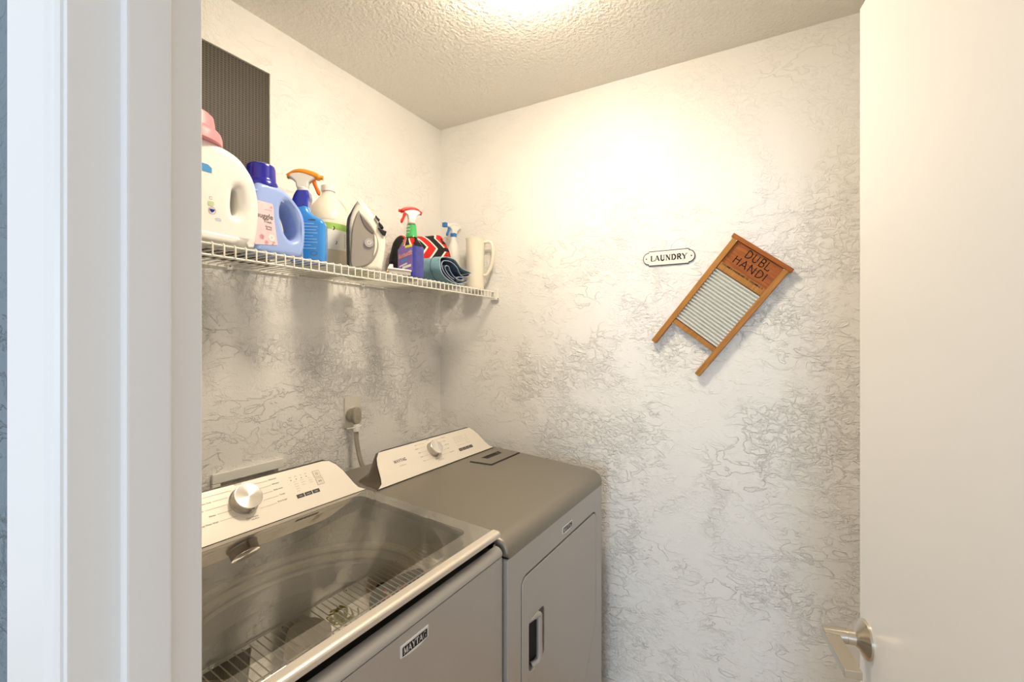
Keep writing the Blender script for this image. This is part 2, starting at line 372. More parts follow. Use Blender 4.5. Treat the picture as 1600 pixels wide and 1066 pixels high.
# stroke lettering
def arc(cx, cy, rx, ry, a0, a1, n=10): return [(cx+rx*math.cos(math.radians(a0+(a1-a0)*i/n)), cy+ry*math.sin(math.radians(a0+(a1-a0)*i/n))) for i in range(n+1)]
GL = {  # width, [(weight, points)], serif points
 'L': (0.72, [('k', [(.18, 0), (.18, 1)]), ('n', [(.18, 0.02), (.66, 0.02)]), ('n', [(.66, 0), (.68, .25)])], [(.18, 1)]),
 'A': (0.92, [('n', [(.08, 0), (.45, 1)]), ('k', [(.43, 1), (.82, 0)]), ('n', [(.2, .33), (.68, .33)])], [(.08, 0), (.82, 0)]),
 'U': (0.92, [('k', [(.2, 1), (.2, .34)]+arc(.46, .3, .26, .28, 180, 360)[1:-1]), ('n', [(.72, .3), (.72, 1)])], [(.2, 1), (.72, 1)]),
 'N': (0.96, [('n', [(.18, 0), (.18, 1)]), ('k', [(.18, 1), (.78, 0)]), ('n', [(.78, 0), (.78, 1)])], [(.18, 0), (.15, 1), (.78, 1)]),
 'D': (0.92, [('k', [(.2, 0), (.2, 1)]), ('n', [(.2, .98), (.42, .98)]), ('k', arc(.38, .5, .42, .46, 80, -80)), ('n', [(.2, .02), (.42, .02)])], [(.16, 0), (.16, 1)]),
 'R': (0.86, [('k', [(.2, 0), (.2, 1)]), ('n', [(.2, .98), (.42, .98)]), ('k', arc(.4, .74, .28, .24, 85, -85)), ('n', [(.2, .5), (.42, .5)]), ('k', [(.42, .5), (.8, 0)])], [(.2, 0), (.16, 1), (.82, 0)]),
 'Y': (0.9, [('k', [(.1, 1), (.47, .45)]), ('n', [(.84, 1), (.47, .45)]), ('k', [(.46, .48), (.46, 0)])], [(.1, 1), (.84, 1), (.46, 0)]),
 'M': (1.08, [('n', [(.15, 0), (.15, 1)]), ('k', [(.17, 1), (.52, .1)]), ('n', [(.52, .1), (.86, 1)]), ('k', [(.9, 1), (.9, 0)])], [(.15, 0), (.12, 1), (.9, 0), (.92, 1)]),
 'T': (0.84, [('k', [(.42, 0), (.42, 1)]), ('n', [(.04, .98), (.8, .98)]), ('n', [(.05, 1), (.05, .72)]), ('n', [(.79, 1), (.79, .72)])], [(.42, 0)]),
 'G': (0.95, [('k', arc(.48, .5, .36, .47, 50, 320, 14)), ('k', [(.78, .05), (.78, .42)])], [(.76, .45)]),
 'B': (0.8, [('k', [(.2, 0), (.2, 1)]), ('k', [(.2, 1), (.4, 1)]+arc(.42, .76, .22, .24, 80, -80)+[(.2, .52)]), ('k', [(.2, .52)]+arc(.44, .26, .26, .26, 85, -85)+[(.2, 0)])], []),
 'H': (0.88, [('k', [(.18, 0), (.18, 1)]), ('k', [(.7, 0), (.7, 1)]), ('k', [(.18, .62), (.7, .62)])], []),
 'I': (0.38, [('k', [(.19, 0), (.19, 1)])], []),
}
def letters(mb, word, M, h, k=.16, n=.08, serif=.13, sx=1.0, space=0.08, center=True):
    tot = sum(GL[c][0]+space for c in word)-space
    x = -tot/2 if center else 0
    for c in word:
        w, st, sf = GL[c]
        for kind, pts in st: mb.rib([((x+px)*h*sx, py*h) for px, py in pts], (k if kind == 'k' else n)*h, M)
        if serif:
            for px, py in sf: mb.rib([((x+px-serif)*h*sx, (0.04 if py < .5 else .96)*h), ((x+px+serif)*h*sx, (0.04 if py < .5 else .96)*h)], .075*h, M)
        x += w+space

# ================================================================== ROOM
YB, XR, YR, ZC = 1.424, 1.796, -0.52, 2.44
XO, XI = 0.150, 0.238                          # doorway wall, hall face and room face
# left wall with the return grille recess and the outlet box recess cut in
def wallcells(x0, x1, z0, z1, holes):
    xs = sorted({x0, x1, *[h[0] for h in holes], *[h[1] for h in holes]}); zs = sorted({z0, z1, *[h[2] for h in holes], *[h[3] for h in holes]})
    for i in range(len(xs)-1):
        for j in range(len(zs)-1):
            cx = (xs[i]+xs[i+1])/2; cz = (zs[j]+zs[j+1])/2
            if not any(h[0] < cx < h[1] and h[2] < cz < h[3] for h in holes): yield xs[i], xs[i+1], zs[j], zs[j+1]
GR = (0.32, 0.925, 1.655, 2.283); OB = (0.765, 0.945, 0.86, 1.020)
mb = MB(WALLM)
for a, b, c, d in wallcells(XO, XR+0.1, 0, ZC, [GR, OB]): mb.box(a, b, YB, YB+0.10, c, d)
mb.use(DARK).box(GR[0]-.01, GR[1]+.01, YB+.05, YB+.095, GR[2]-.01, GR[3]+.01)
struct('wall_left', mb, smooth=False)
struct('wall_back', MB(WALLM).box(XR, XR+.1, YR-.1, YB, 0, ZC), smooth=False)
struct('wall_right', MB(WALLM).box(XI, XR, YR-.1, YR, 0, ZC), smooth=False)
YJ, YH, ZH = 0.480, -0.338, 2.045
mb = MB(WALLM)
mb.box(XO+.004, XI, YJ+.02, YB, 0, ZC).box(XO+.004, XI, YR-.1, YH-.02, 0, ZC).box(XO+.004, XI, YH-.02, YJ+.02, ZH+.02, ZC)
struct('wall_front', mb, smooth=False)
mb = MB(HALLM); mb.box(XO-.002, XO+.004, YJ+.055, 3.2, 0, ZC).box(XO-.002, XO+.004, -2.2, YH-.055, 0, ZC).box(XO-.002, XO+.004, YH-.055, YJ+.055, ZH+.05, ZC)
struct('wall_hall', mb, smooth=False)
struct('ceiling', MB(CEILM).box(XO, XR+.1, YR-.1, YB+.1, ZC, ZC+.1), smooth=False)
struct('floor', MB(FLOORM).box(-2.6, XR+.1, -2.2, 3.2, -.1, 0), smooth=False)
def bboard(name, box_):
    struct(name, MB(TRIM).box(*box_, bev=.004), ang=30)
bboard('baseboard_back', (XR-.013, XR, YR, YB, 0, .088))
bboard('baseboard_right', (XI, XR-.013, YR, YR+.013, 0, .088))
bboard('baseboard_left', (XI, XR-.013, YB-.013, YB, 0, .088))
# door frame: jamb, stop and casings on the latch side, head and hinge side
mb = MB(TRIM)
mb.box(XO-.006, XI+.004, YJ, YJ+.02, 0, ZH+.02, .0015)                    # jamb board
mb.box(XO+.028, XO+.062, YJ-.011, YJ+.002, 0, ZH, .003)                    # stop
mb.box(XO-.006, XI+.004, YH-.02, YH, 0, ZH+.02, .0015).box(XO+.028, XO+.062, YH-.002, YH+.011, 0, ZH, .003)
mb.box(XO-.006, XI+.004, YH, YJ, ZH, ZH+.02, .0015).box(XO+.028, XO+.062, YH, YJ, ZH-.011, ZH+.002, .003)
struct('trim_1', mb, ang=30)
def casing(name, xw, sgn):
    mb = MB(TRIM)
    prof = [(0.0, 0), (0.0, .006), (.003, .0085), (.012, .0085), (.016, .011), (.055, .0145), (.078, .0165), (.083, .014), (.083, 0)]
    for (yo, d) in ((YJ+.006, 1), (YH-.006, -1)):
        pts = [(xw+sgn*t, yo+d*u) for u, t in prof]
        mb.prism(pts, 0, ZH+.07)
    mb.box(min(xw, xw+sgn*.014), max(xw, xw+sgn*.014), YH-.08, YJ+.08, ZH+.006, ZH+.085)
    struct(name, mb, ang=25)
casing('trim_2', XO-.002, -1); casing('trim_3', XI, 1)

# door leaf, opened into the room
DE = Vector((1.064, -.129, 0)); dd = Vector((-.9798, -.2, 0)).normalized(); dn = Vector((dd.y, -dd.x, 0))
if dn.y < 0: dn = -dn
MD = frame(DE, dd, (0, 0, 1))                     # local x along leaf from free edge, y up, z = ex x ey
zs = 1 if MD.to_3x3().col[2].dot(dn) > 0 else -1
mb = MB(DOORM); mb.box(0, .812, .012, 2.03, -.035 if zs > 0 else 0, 0 if zs > 0 else .035, .002, 2, MD)
door = struct('door_1', mb, ang=30)
HC = DE+dd*.030+Vector((0, 0, .889))
Mr = frame(HC, dd, (0, 0, 1)) if zs > 0 else frame(HC, -dd, (0, 0, 1))    # local z out of the face
mb = MB(CHROME); mb.lathe([(.0335, 0), (.0335, .003), (.032, .005), (.017, .013), (.0125, .018), (.0125, .030)], Mr, 40)
mb.lathe([(.0115, .030), (.0115, .0315)], Mr, 24)
obj('door_handle', mb, door, world=False, ang=30, label='round brushed nickel rose of the lever')
mb = MB(CHROME); mb.lathe([(.0125, .0315), (.0125, .066)], Mr, 28)
sx = dd.dot(Mr.to_3x3().col[0])
x0, x1 = (-.0125, .112) if sx > 0 else (-.112, .0125)
mb.box(x0, x1, -.0065, .0065, .0430, .0675, .0010, 2, Mr)
obj('lever', mb, door, world=False, ang=30, label='flat brushed nickel lever')
mb = MB(CHROME)
for zc in (.25, 1.05, 1.8): mb.box(.8115, .814, zc-.045, zc+.045, -.033, -.004, 0, 1, MD); mb.lathe([(.005, zc-.045), (.005, zc+.045)], frame(DE+dd*.816+dn*.003, (1, 0, 0), (0, 1, 0)), 12)
obj('hinge', mb, door, world=False)

# return air grille in the left wall
t = thing('return_air_grille', 'dark perforated metal grille set into the left wall above the wire shelf', 'air grille', (GR[1]-.3, YB, GR[2]))
mb = MB(WPL); fw = .0030
for a, b, c, d in ((GR[0], GR[1], GR[3]-fw, GR[3]), (GR[0], GR[1], GR[2], GR[2]+fw), (GR[0], GR[0]+fw, GR[2]+fw, GR[3]-fw), (GR[1]-fw, GR[1], GR[2]+fw, GR[3]-fw)): mb.box(a, b, YB-.0015, YB+.006, c, d)
obj('frame', mb, t, ang=30)
obj('screen', MB(SCREEN).box(GR[0]+fw, GR[1]-fw, YB+.0060, YB+.0085, GR[2]+fw, GR[3]-fw), t, smooth=False)

# ceiling lamp
t = thing('ceiling_light', 'round flush ceiling lamp with a glowing warm glass dome', 'ceiling light', (LAMP.x, LAMP.y, ZC))
ML = Matrix.Translation(LAMP)
obj('base', MB(WPL).lathe([(.135, 0), (.135, -.014), (.128, -.018), (.05, -.018)], ML, 48), t)
obj('glass_shade', MB(LAMPG).lathe([(.123, -.0185), (.122, -.028), (.112, -.046), (.090, -.062), (.058, -.072), (.02, -.077), (.001, -.0775)], ML, 48), t)

# washer supply box in the wall
t = thing('washer_outlet_box', 'white plastic supply box recessed in the left wall behind the washing machine', 'outlet box', (.85, YB, OB[2]))
mb = MB(WPL); 
for a, b, c, d in ((.742, .966, 1.005, 1.034), (.742, .966, .845, .860), (.742, .765, .860, 1.005), (.945, .966, .860, 1.005)): mb.box(a, b, YB-.010, YB-.0005, c, d, .003)
obj('frame', mb, t, ang=30)
mb = MB(WPL); g = .001
mb.box(OB[0]+g, OB[1]-g, YB+.07, YB+.074, OB[2]+g, OB[3]-g).box(OB[0]+g, OB[0]+.004, YB, YB+.07, OB[2]+g, OB[3]-g).box(OB[1]-.004, OB[1]-g, YB, YB+.07, OB[2]+g, OB[3]-g).box(OB[0]+.004, OB[1]-.004, YB, YB+.07, OB[3]-.004, OB[3]-g).box(OB[0]+.004, OB[1]-.004, YB, YB+.07, OB[2]+g, OB[2]+.004)
obj('recessed_tray', mb, t)
for vx, vm in ((.815, RED), (.885, BLUEP)):
    obj('valve', MB(vm).box(vx-.015, vx+.015, YB+.018, YB+.0335, .93, .945, .003).use(CHROME).lathe([(.008, 0), (.008, .036)], frame((vx, YB+.069, .937), (1, 0, 0), (0, 0, 1)), 14), t)

# electrical outlet, dryer plug and cord
t = thing('electrical_outlet', 'cream dryer outlet plate on the left wall above the gap between the machines', 'outlet', (1.255, YB, 1.15))
obj('cover_plate', MB(WPL2).prism(rrect(1.217, 1.294, 1.090, 1.206, .004), YB-.006, YB-.0005, Matrix(((1, 0, 0, 0), (0, 0, 1, 0), (0, 1, 0, 0), (0, 0, 0, 1))), .0015), t, ang=30)
obj('socket', MB(WPL2).lathe([(.027, 0), (.027, .004), (.024, .006)], frame((1.255, YB-.006, 1.143), (1, 0, 0), (0, 0, 1)), 32), t)
t = thing('power_cord', 'thick grey dryer cord with angled plug in the left wall outlet', 'power cord', (1.24, 1.37, .95))
Mp = frame((1.238, YB-.013, 1.140), (1, 0, 0), (0, 0, 1))     # local z toward the room
mb = MB(CORDM)
mb.loft([sring(z, 0, 0, a, b, 2.6, 28) for z, a, b in ((0, .020, .022), (.010, .023, .026), (.020, .023, .028), (.024, .018, .030), (.026, .019, .032), (.038, .019, .032), (.041, .015, .028))], Mp)
mb.loft([sring(z, 0, -.004, a, b, 2.6, 20) for z, a, b in ((.041, .009, .009), (.0425, .008, .008))], Mp)
obj('plug', mb, t, ang=50)
obj('cord_clamp', MB(WPL).lathe([(.011, 0), (.0125, .004), (.0125, .020), (.010, .028)], Matrix.Translation((1.238, YB-.044, 1.080)), 18).tube([(1.205, YB-.03, 1.093), (1.238, YB-.057, 1.098), (1.262, YB-.044, 1.100)], .0018, 6), t)
pth = spline([(1.238, 1.380, 1.082), (1.238, 1.379, 1.05), (1.242, 1.372, 1.0), (1.246, 1.358, .955), (1.262, 1.345, .92), (1.27, 1.345, .85), (1.24, 1.35, .7)], 6)
mb = MB(CORDM)
for k in (-1, 0, 1): mb.tube([(p[0]+k*.0052, p[1], p[2]) for p in pth], .0045, 8)
obj('cable', mb, t)

# ================================================================== WASHING MACHINE
def console(parent, xl, xr, y0, z0, y1, z1, capr, knob_x, knob_v, knob_r, back=.12):
    up = Vector((0, y1-y0, z1-z0)); L = up.length
    Mf = frame((0, y0, z0), (1, 0, 0), up)                    # z out of the face (towards -y, +z)
    cr = [(0, 0), (-.008, .004), (-.022, .012), (-.030, .028), (-.036, .050), (-.044, .075), (-.055, .096), (-.072, .112), (-.092, L)]
    right = [(xr+a, b) for a, b in cr]; left = [(xl-a, b) for a, b in cr[::-1]]
    out = right+left
    e = .0028
    # body runs back horizontally from the face
    rings = []
    inv = Mf.inverted()
    for d, s_, fb, dz in ((0, 1, 1, 0), (.008, 1.0, 1, -.003), (.030, .995, .80, -.004), (.065, .985, .42, -.004), (back, .97, .12, -.006)):
        ring = []
        cx = (xl+xr)/2
        for a, b in out:
            p = Mf @ Vector((cx+(a-cx)*s_, b*fb, 0)); ring.append((p.x, p.y+d, p.z+dz-(.012 if b < .001 else 0)))
        rings.append(ring)
    c = obj('console', MB(CONB).loft(rings), parent, ang=50, label='bronze grey control console')
    return c, Mf, out, L
def child(name, mb, par, root, **k):                         # part of a part: vertices arrive in world space
    inv = root['_inv']; Mi = Matrix([inv[i*4:i*4+4] for i in range(4)])
    mb.v = [Mi @ v for v in mb.v]
    return obj(name, mb, par, world=False, **k)
def knob(root, con, Mf, x, v, r, h, label):
    K = Mf @ Matrix.Translation((x, v, .0024))
    mb = MB(KNOBS); mb.lathe([(r*1.06, 0), (r*1.06, .003), (r, .005), (r*.98, h-.002)], I4, 48)
    mb.box(-.004, .004, -r*1.13, -r*.9, .002, h-.004, .001)
    mb.use(CHROME).lathe([(r*1.0, h-.002), (r*1.0, h-.0006), (r*.965, h)], I4, 48)
    mb.use(KNOBM).lathe([(r*.965, h), (r*.5, h+.0003), (.0005, h+.0005)], I4, 64)
    inv = root['_inv']; Mi = Matrix([inv[i*4:i*4+4] for i in range(4)])
    o = obj('knob', mb, con, world=False, ang=30, label=label); o.matrix_local = Mi @ K
    return o
wx0, wx1, wyf, wyb = 0.285, 0.962, 0.575, 1.285
ws = thing('washing_machine', 'dark slate top loading washing machine with glass lid at the left wall', 'washing machine', ((wx0+wx1)/2, .93, 0))
mb = MB(SLATE_LIT)
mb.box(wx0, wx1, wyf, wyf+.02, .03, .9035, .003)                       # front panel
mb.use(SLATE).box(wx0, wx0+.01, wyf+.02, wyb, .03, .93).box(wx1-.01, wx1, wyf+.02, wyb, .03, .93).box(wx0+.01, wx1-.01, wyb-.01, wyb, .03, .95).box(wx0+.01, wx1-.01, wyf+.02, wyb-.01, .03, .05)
mb.use(DARK).box(wx0+.004, wx1-.004, wyf+.004, wyf+.02, .9035, .9065)
mb.use(BLACK)
for fx in (wx0+.05, wx1-.05):
    for fy in (wyf+.05, wyb-.05): mb.lathe([(.02, 0), (.02, .01), (.01, .012), (.01, .03)], Matrix.Translation((fx, fy, 0)), 16)
obj('cabinet', mb, ws, ang=30)
# top deck: rounded front, finger gap with its shade painted black, opening
YZ = Matrix(((0, 0, 1, 0), (1, 0, 0, 0), (0, 1, 0, 0), (0, 0, 0, 1)))     # local (y,z) polygon extruded along x
mb = MB(SLATE_LIT)
fp = [(wyf-.001, .9065), (wyf-.001, .912), (wyf+.002, .919), (wyf+.008, .924), (wyf+.016, .9262), (wyf+.020, .9258), (wyf+.020, .9065)]
mb.prism(fp, wx0, wx1, YZ, .004)
mb.use(DARK).box(wx0+.003, wx1-.010, wyf+.0205, wyf+.046, .9065, .9215).use(SLATE_LIT).box(wx1-.010, wx1, wyf+.0205, wyf+.046, .9065, .930)
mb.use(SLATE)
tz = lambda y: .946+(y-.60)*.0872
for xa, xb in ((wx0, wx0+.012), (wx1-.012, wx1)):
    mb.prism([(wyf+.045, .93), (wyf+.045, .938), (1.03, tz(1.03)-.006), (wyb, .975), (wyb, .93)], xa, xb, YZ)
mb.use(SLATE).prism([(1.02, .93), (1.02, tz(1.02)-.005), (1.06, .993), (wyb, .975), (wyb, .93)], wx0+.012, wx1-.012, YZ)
mb.use(DARK).box(wx0+.012, wx1-.012, wyf+.03, wyf+.046, .934, .9485)
obj('top_deck', mb, ws, ang=35)
# tub: sloped cover with round opening, rings and basket
tc_ = (.622, .832); mb = MB(TUBM); n = 64
rect = []
for i in range(n):
    a = 2*PI*i/n; c, s_ = math.cos(a), math.sin(a)
    xa, xb, ya, yb = wx0+.013, wx1-.013, wyf+.047, 1.045
    k = min(((xb if c > 0 else xa)-tc_[0])/c if abs(c) > 1e-6 else 9, ((yb if s_ > 0 else ya)-tc_[1])/s_ if abs(s_) > 1e-6 else 9)
    rect.append((tc_[0]+c*k, tc_[1]+s_*k))
rings = [[(x, y, tz(y)-.022) for x, y in rect]]
for r, z in ((.203, .912), (.199, .906)): rings.append([(tc_[0]+r*1.32*math.cos(2*PI*i/n), tc_[1]+r*math.sin(2*PI*i/n), z) for i in range(n)])
mb.loft(rings, cap=False)
mb.use(TUBL); prof = [(.199, .906), (.196, .900), (.190, .901), (.187, .896), (.190, .888), (.183, .884), (.179, .876), (.183, .868), (.177, .862), (.182, .815)]
mb.loft([[(tc_[0]+r*1.32*math.cos(2*PI*i/n), tc_[1]+r*math.sin(2*PI*i/n), z) for i in range(n)] for r, z in prof], cap=False)
obj('tub_cover', mb, ws, ang=50)
mb = MB(CHROME); mb.loft([[(tc_[0]+r*1.32*math.cos(2*PI*i/n), tc_[1]+r*math.sin(2*PI*i/n), z) for i in range(n)] for r, z in ((.192, .81), (.196, .70), (.196, .50), (.17, .46), (.06, .455), (.05, .50), (.02, .52), (.001, .52))], cap=False)
obj('basket', mb, ws, ang=50)
# lid
LS = Vector((0, .9969, .0787)).normalized(); LO = (0, .578, .9592)
Ml = frame(LO, (1, 0, 0), LS)
lid = obj('lid', MB(LIDG).curve([rrect(wx0+.002, .957, .0225, .447, .006)], .0040, .0008, Ml, 1), ws, smooth=False, label='smoked glass lid')
inner = rrect(wx0+.045, .913, .064, .430, .022)
mbf = MB(FRIT).curve([rrect(wx0+.004, .955, .024, .445, .005), inner[::-1]], .0012, .0001, Ml @ Matrix.Translation((0, 0, .0018)), 1)
child('glass_border', mbf, lid, ws, smooth=False, label='lighter printed border of the lid glass')
sp = roundpoly([(0, -.010), (0, .002), (.006, .0045), (.0235, .0045), (.0235, -.004), (.012, -.012)], .004)
Msx = Ml @ Matrix(((0, 0, 1, 0), (1, 0, 0, 0), (0, 1, 0, 0), (0, 0, 0, 1)))
child('lid_handle', MB(CHAMP2).prism(sp, wx0+.002, .958, Msx, .003), lid, ws, ang=40, label='champagne handle strip')
# console
con, Mf, out, L = console(ws, .314, .9575, 1.025, .996, 1.100, 1.090, None, .629, .071, .031)
def shrink(out, e, cx): return [((a-e if a > cx else a+e), max(b, e*.4) if b < .01 else min(b, L-e)) for a, b in out]
def faceplate(root, con, Mf, out, cx):
    child('bezel', MB(RIMM).prism(out, -.001, .0010, Mf), con, root, ang=30, label='thin dark edge of the console face')
    child('face_panel', MB(CHAMP).prism([((a-.0030 if a > cx else a+.0030), (.0005 if b < .001 else min(b, L-.0042))) for a, b in out], .0004, .0022, Mf, .0008), con, root, ang=30, label='champagne console face')
faceplate(ws, con, Mf, out, .6357)
knob(ws, con, Mf, .629, .071, .031, .024, 'large round brushed silver dial with pointer')
def ink(Mf, dz=.0026): return Mf @ Matrix.Translation((0, 0, dz))
Mi_ = ink(Mf)
mb = MB(INKL)
LN = [(.103, .6113, .6641), (.089, .5988, .67), (.0735, .594, .675), (.058, .597, .67), (.0415, .6025, .6559)]
ends_l = [.49, .566, .545, .566, .566]; ends_r = [.6976, .7019, .700, .7091, .6976]
for (v, a, b), el, er in zip(LN, ends_l, ends_r):
    mb.rib([(el, v), (a, v)], .0007, Mi_); mb.rib([(b, v), (er, v)], .0007, Mi_)
mb.rib([(.629, .036), (.630, .0335)], .0007, Mi_)
mb.use(INK)
def tx(s, x, v, h, al='LEFT', b=0.00002): mb.text(s, Mi_ @ Matrix.Translation((x, v-h*.36, 0)), h, al, b)
tx('Normal', .629, .1135, .0038, 'CENTER'); tx('Advanced', .7005, .1035, .0036); tx('Delicates', .7045, .0905, .0036); tx('Bulky Items', .703, .075, .0036); tx('Towels', .7115, .059, .0036); tx('Drain & Spin', .7005, .0438, .0036)
tx('Deep Water Wash', .5625, .0415, .0036, 'RIGHT'); tx('Whites', .5625, .058, .0036, 'RIGHT'); tx('Heavy Duty', .5625, .089, .0036, 'RIGHT'); tx('Clean Washer', .632, .0275, .0036, 'CENTER'); tx('with affresh', .637, .0222, .0028, 'CENTER')
tx('Quick Wash', .542, .0735, .0036, 'RIGHT')
child('lettering', mb, con, ws, smooth=False, label='dial cycle names and lines'); mb = MB(INK)
cols = [.7540, .7690, .7840, .7985]
for c_, nm, dots in zip(cols, ('Wash', 'Extra', 'Soil', 'Spin'), (0, 0, 0, 0)):
    tx(nm, c_+.001, .0945, .0022, 'CENTER'); mb.rib([(c_-.0012, .0865), (c_+.0012, .0865)], .0024, Mi_)
mb.use(INKL)
for c_, k in ((.7600, 5), (.7800, 3), (.8020, 3)):
    for j in range(k):
        mb.rib([(c_-.0008, .0805-.0066*j), (c_+.0008, .0805-.0066*j)], .0016, Mi_)
        tx(('Hot', 'Warm', 'Cool', 'Cold', 'Tap')[j], c_+.0025, .0805-.0066*j, .0020)
child('lettering', mb, con, ws, smooth=False, label='status light legends')
def box_outline(mb, x0, x1, y0, y1, w, M):
    mb.rib([(x0, y0), (x1, y0)], w, M).rib([(x0, y1), (x1, y1)], w, M).rib([(x0, y0), (x0, y1)], w, M).rib([(x1, y0), (x1, y1)], w, M)
for (a, b, c, d), kind in (((.8187, .8397, .0755, .0952), 'power'), ((.8190, .8405, .0535, .0733), 'start')):
    m2 = MB(CHAMP2).prism(rrect(a, b, c, d, .001), .0022, .0027, Mf); m2.use(INKL); Mk = ink(Mf, .0031)
    box_outline(m2, a+.0008, b-.0008, c+.0008, d-.0008, .0007, Mk); cx, cy = (a+b)/2, (c+d)/2
    m2.use(INK)
    if kind == 'power': m2.rib(arc(cx, cy, .003, .003, 115, 425, 14), .0008, Mk); m2.rib([(cx, cy+.001), (cx, cy+.004)], .0008, Mk)
    else:
        m2.add([(cx-.004, cy-.0025, 0), (cx-.0005, cy, 0), (cx-.004, cy+.0025, 0)], [(0, 1, 2)], Mk); m2.rib([(cx+.001, cy-.0025), (cx+.001, cy+.0025)], .0009, Mk); m2.rib([(cx+.0035, cy-.0025), (cx+.0035, cy+.0025)], .0009, Mk)
    child('button', m2, con, ws, smooth=False, label='outlined %s button' % kind)
for i, nm in enumerate(('Temp', 'Options', 'Delay')):
    a = .7512+i*.0228
    m2 = MB(INKB).prism(rrect(a, a+.0205, .0355, .0455, .0005), .0022, .0027, Mf); m2.use(WHITE_INK).text(nm, ink(Mf, .0030) @ Matrix.Translation((a+.0102, .0392, 0)), .0026, 'CENTER')
    child('button', m2, con, ws, smooth=False, label='small dark printed button')
# badges
def badge(root, x0, x1, z0, z1, y):
    Mb = frame(((x0+x1)/2, y, (z0+z1)/2), (1, 0, 0), (0, 0, 1)); w = (x1-x0)/2; h = (z1-z0)/2
    b = obj('badge', MB(BRIGHT).prism([(-w, h*.92), (w, h*.92), (w, -h*.72), (w*.4, -h*.98), (0, -h*1.02), (-w*.4, -h*.98), (-w, -h*.72)], 0, .0022, Mb, .0006), root, ang=30, label='silver nameplate')
    m2 = MB(DARK).prism([(-w*.88, h*.60), (w*.90, h*.60), (w*.90, -h*.62), (-w*.88, -h*.62)], .0022, .0025, Mb)
    m2.use(BRIGHT); letters(m2, 'MAYTAG', Mb @ Matrix.Translation((0, -h*.45, .0028)), h*.92, .19, .09, .11, (w*1.62)/(h*.92)/6.0)
    child('lettering', m2, b, root, smooth=False)
badge(ws, .6125, .6870, .8610, .8868, wyf)

# ================================================================== DRYER
dx0, dx1, dyf, dyb = .972, 1.657, .566, 1.285
dr = thing('clothes_dryer', 'dark slate front loading dryer in the corner beside the washing machine', 'dryer', ((dx0+dx1)/2, .93, 0))
mb = MB(SLATE_LIT)
XZf = lambda y: frame((0, y, 0), (1, 0, 0), (0, 0, 1))         # local z points to -y
door_out = [(1.043, .800), (1.060, .815), (1.575, .815), (1.592, .800), (1.592, .437), (1.500, .310), (1.140, .310), (1.043, .437)]
D1 = roundpoly([(1.0440, .8135), (1.591, .8135), (1.591, .4375), (1.4694, .256), (1.1656, .256), (1.0440, .4375)], .027, 6)
D0 = roundpoly([(1.0395, .818), (1.5955, .818), (1.5955, .4358), (1.4718, .2515), (1.1632, .2515), (1.0395, .4358)], .031, 6)
mb.curve([rrect(dx0, dx1, .03, .8925, .008), D0[::-1]], .020, .002, XZf(dyf+.010), 2)
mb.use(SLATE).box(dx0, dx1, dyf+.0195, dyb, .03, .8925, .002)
mb.use(DARK).box(dx0+.003, dx1-.003, dyf+.003, dyb-.01, .8925, .895).box(1.034, 1.601, dyf+.0190, dyf+.0194, .245, .824)  # dark sheet behind the door paints the shade in its gap
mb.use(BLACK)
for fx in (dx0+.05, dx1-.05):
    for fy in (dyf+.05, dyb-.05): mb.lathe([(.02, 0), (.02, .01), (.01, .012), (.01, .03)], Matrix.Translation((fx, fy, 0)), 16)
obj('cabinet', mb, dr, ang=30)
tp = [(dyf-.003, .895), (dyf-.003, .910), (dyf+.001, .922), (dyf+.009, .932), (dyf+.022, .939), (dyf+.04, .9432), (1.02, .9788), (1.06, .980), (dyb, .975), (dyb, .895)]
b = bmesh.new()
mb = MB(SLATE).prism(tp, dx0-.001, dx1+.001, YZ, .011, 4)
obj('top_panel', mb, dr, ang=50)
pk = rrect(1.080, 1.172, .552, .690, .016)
dd_ = obj('door', MB(SLATE_LIT).curve([D1, pk[::-1]], .018, .0025, XZf(dyf+.0075), 2), dr, ang=30, label='slate door with cut lower corners')
mbh = MB(DARK).box(1.076, 1.176, dyf+.0168, dyf+.0188, .548, .694)
child('handle_pocket', mbh, dd_, dr, label='dark recess behind the grip')
gb = spline([(1.104, dyf+.014, .676), (1.112, dyf+.004, .684), (1.133, dyf-.002, .682), (1.136, dyf-.003, .670), (1.136, dyf-.003, .62), (1.136, dyf-.003, .57), (1.130, dyf-.001, .557), (1.112, dyf+.010, .553)], 5)
child('door_handle', MB(SLATE_LIT).tube(gb, .0085, 12), dd_, dr, label='vertical slate grip')
badge(dr, 1.296, 1.372, .8360, .8600, dyf)
# lint lid
Mt = frame((0, 1.025, .9788), (1, 0, 0), (0, .9966, .0817))
T = lambda x, y: (x, (y-1.025)/.9966)
lo = [T(1.412, .984), T(1.436, .904), T(1.651, .904), T(1.637, .990)]
ln = obj('lint_screen_cover', MB(DARK).prism(lo, .0004, .0016, Mt), dr, smooth=False, label='four sided lint screen flap')
lo2 = [T(1.416, .985), T(1.4385, .9075), T(1.648, .9075), T(1.634, .989)]
ho = [T(1.476, .977), T(1.484, .952), T(1.590, .952), T(1.597, .977)]
child('flap', MB(SLATE).curve([lo2, ho[::-1]], .003, .0005, Mt @ Matrix.Translation((0, 0, .0031)), 1), ln, dr, ang=30, label='slate flap with slot')
child('screen_handle', MB(CHROME).prism([T(1.570, .956), T(1.573, .956), T(1.577, .974), T(1.574, .974)], .0018, .0045, Mt), ln, dr, label='thin bright edge in the slot')
con, Mf, out, L = console(dr, .997, 1.643, 1.025, .981, 1.100, 1.070, None, 0, 0, 0)
faceplate(dr, con, Mf, out, 1.32)
knob(dr, con, Mf, 1.306, .067, .027, .022, 'round brushed silver dial with pointer')
Mi_ = ink(Mf)
mb = MB(INKL)
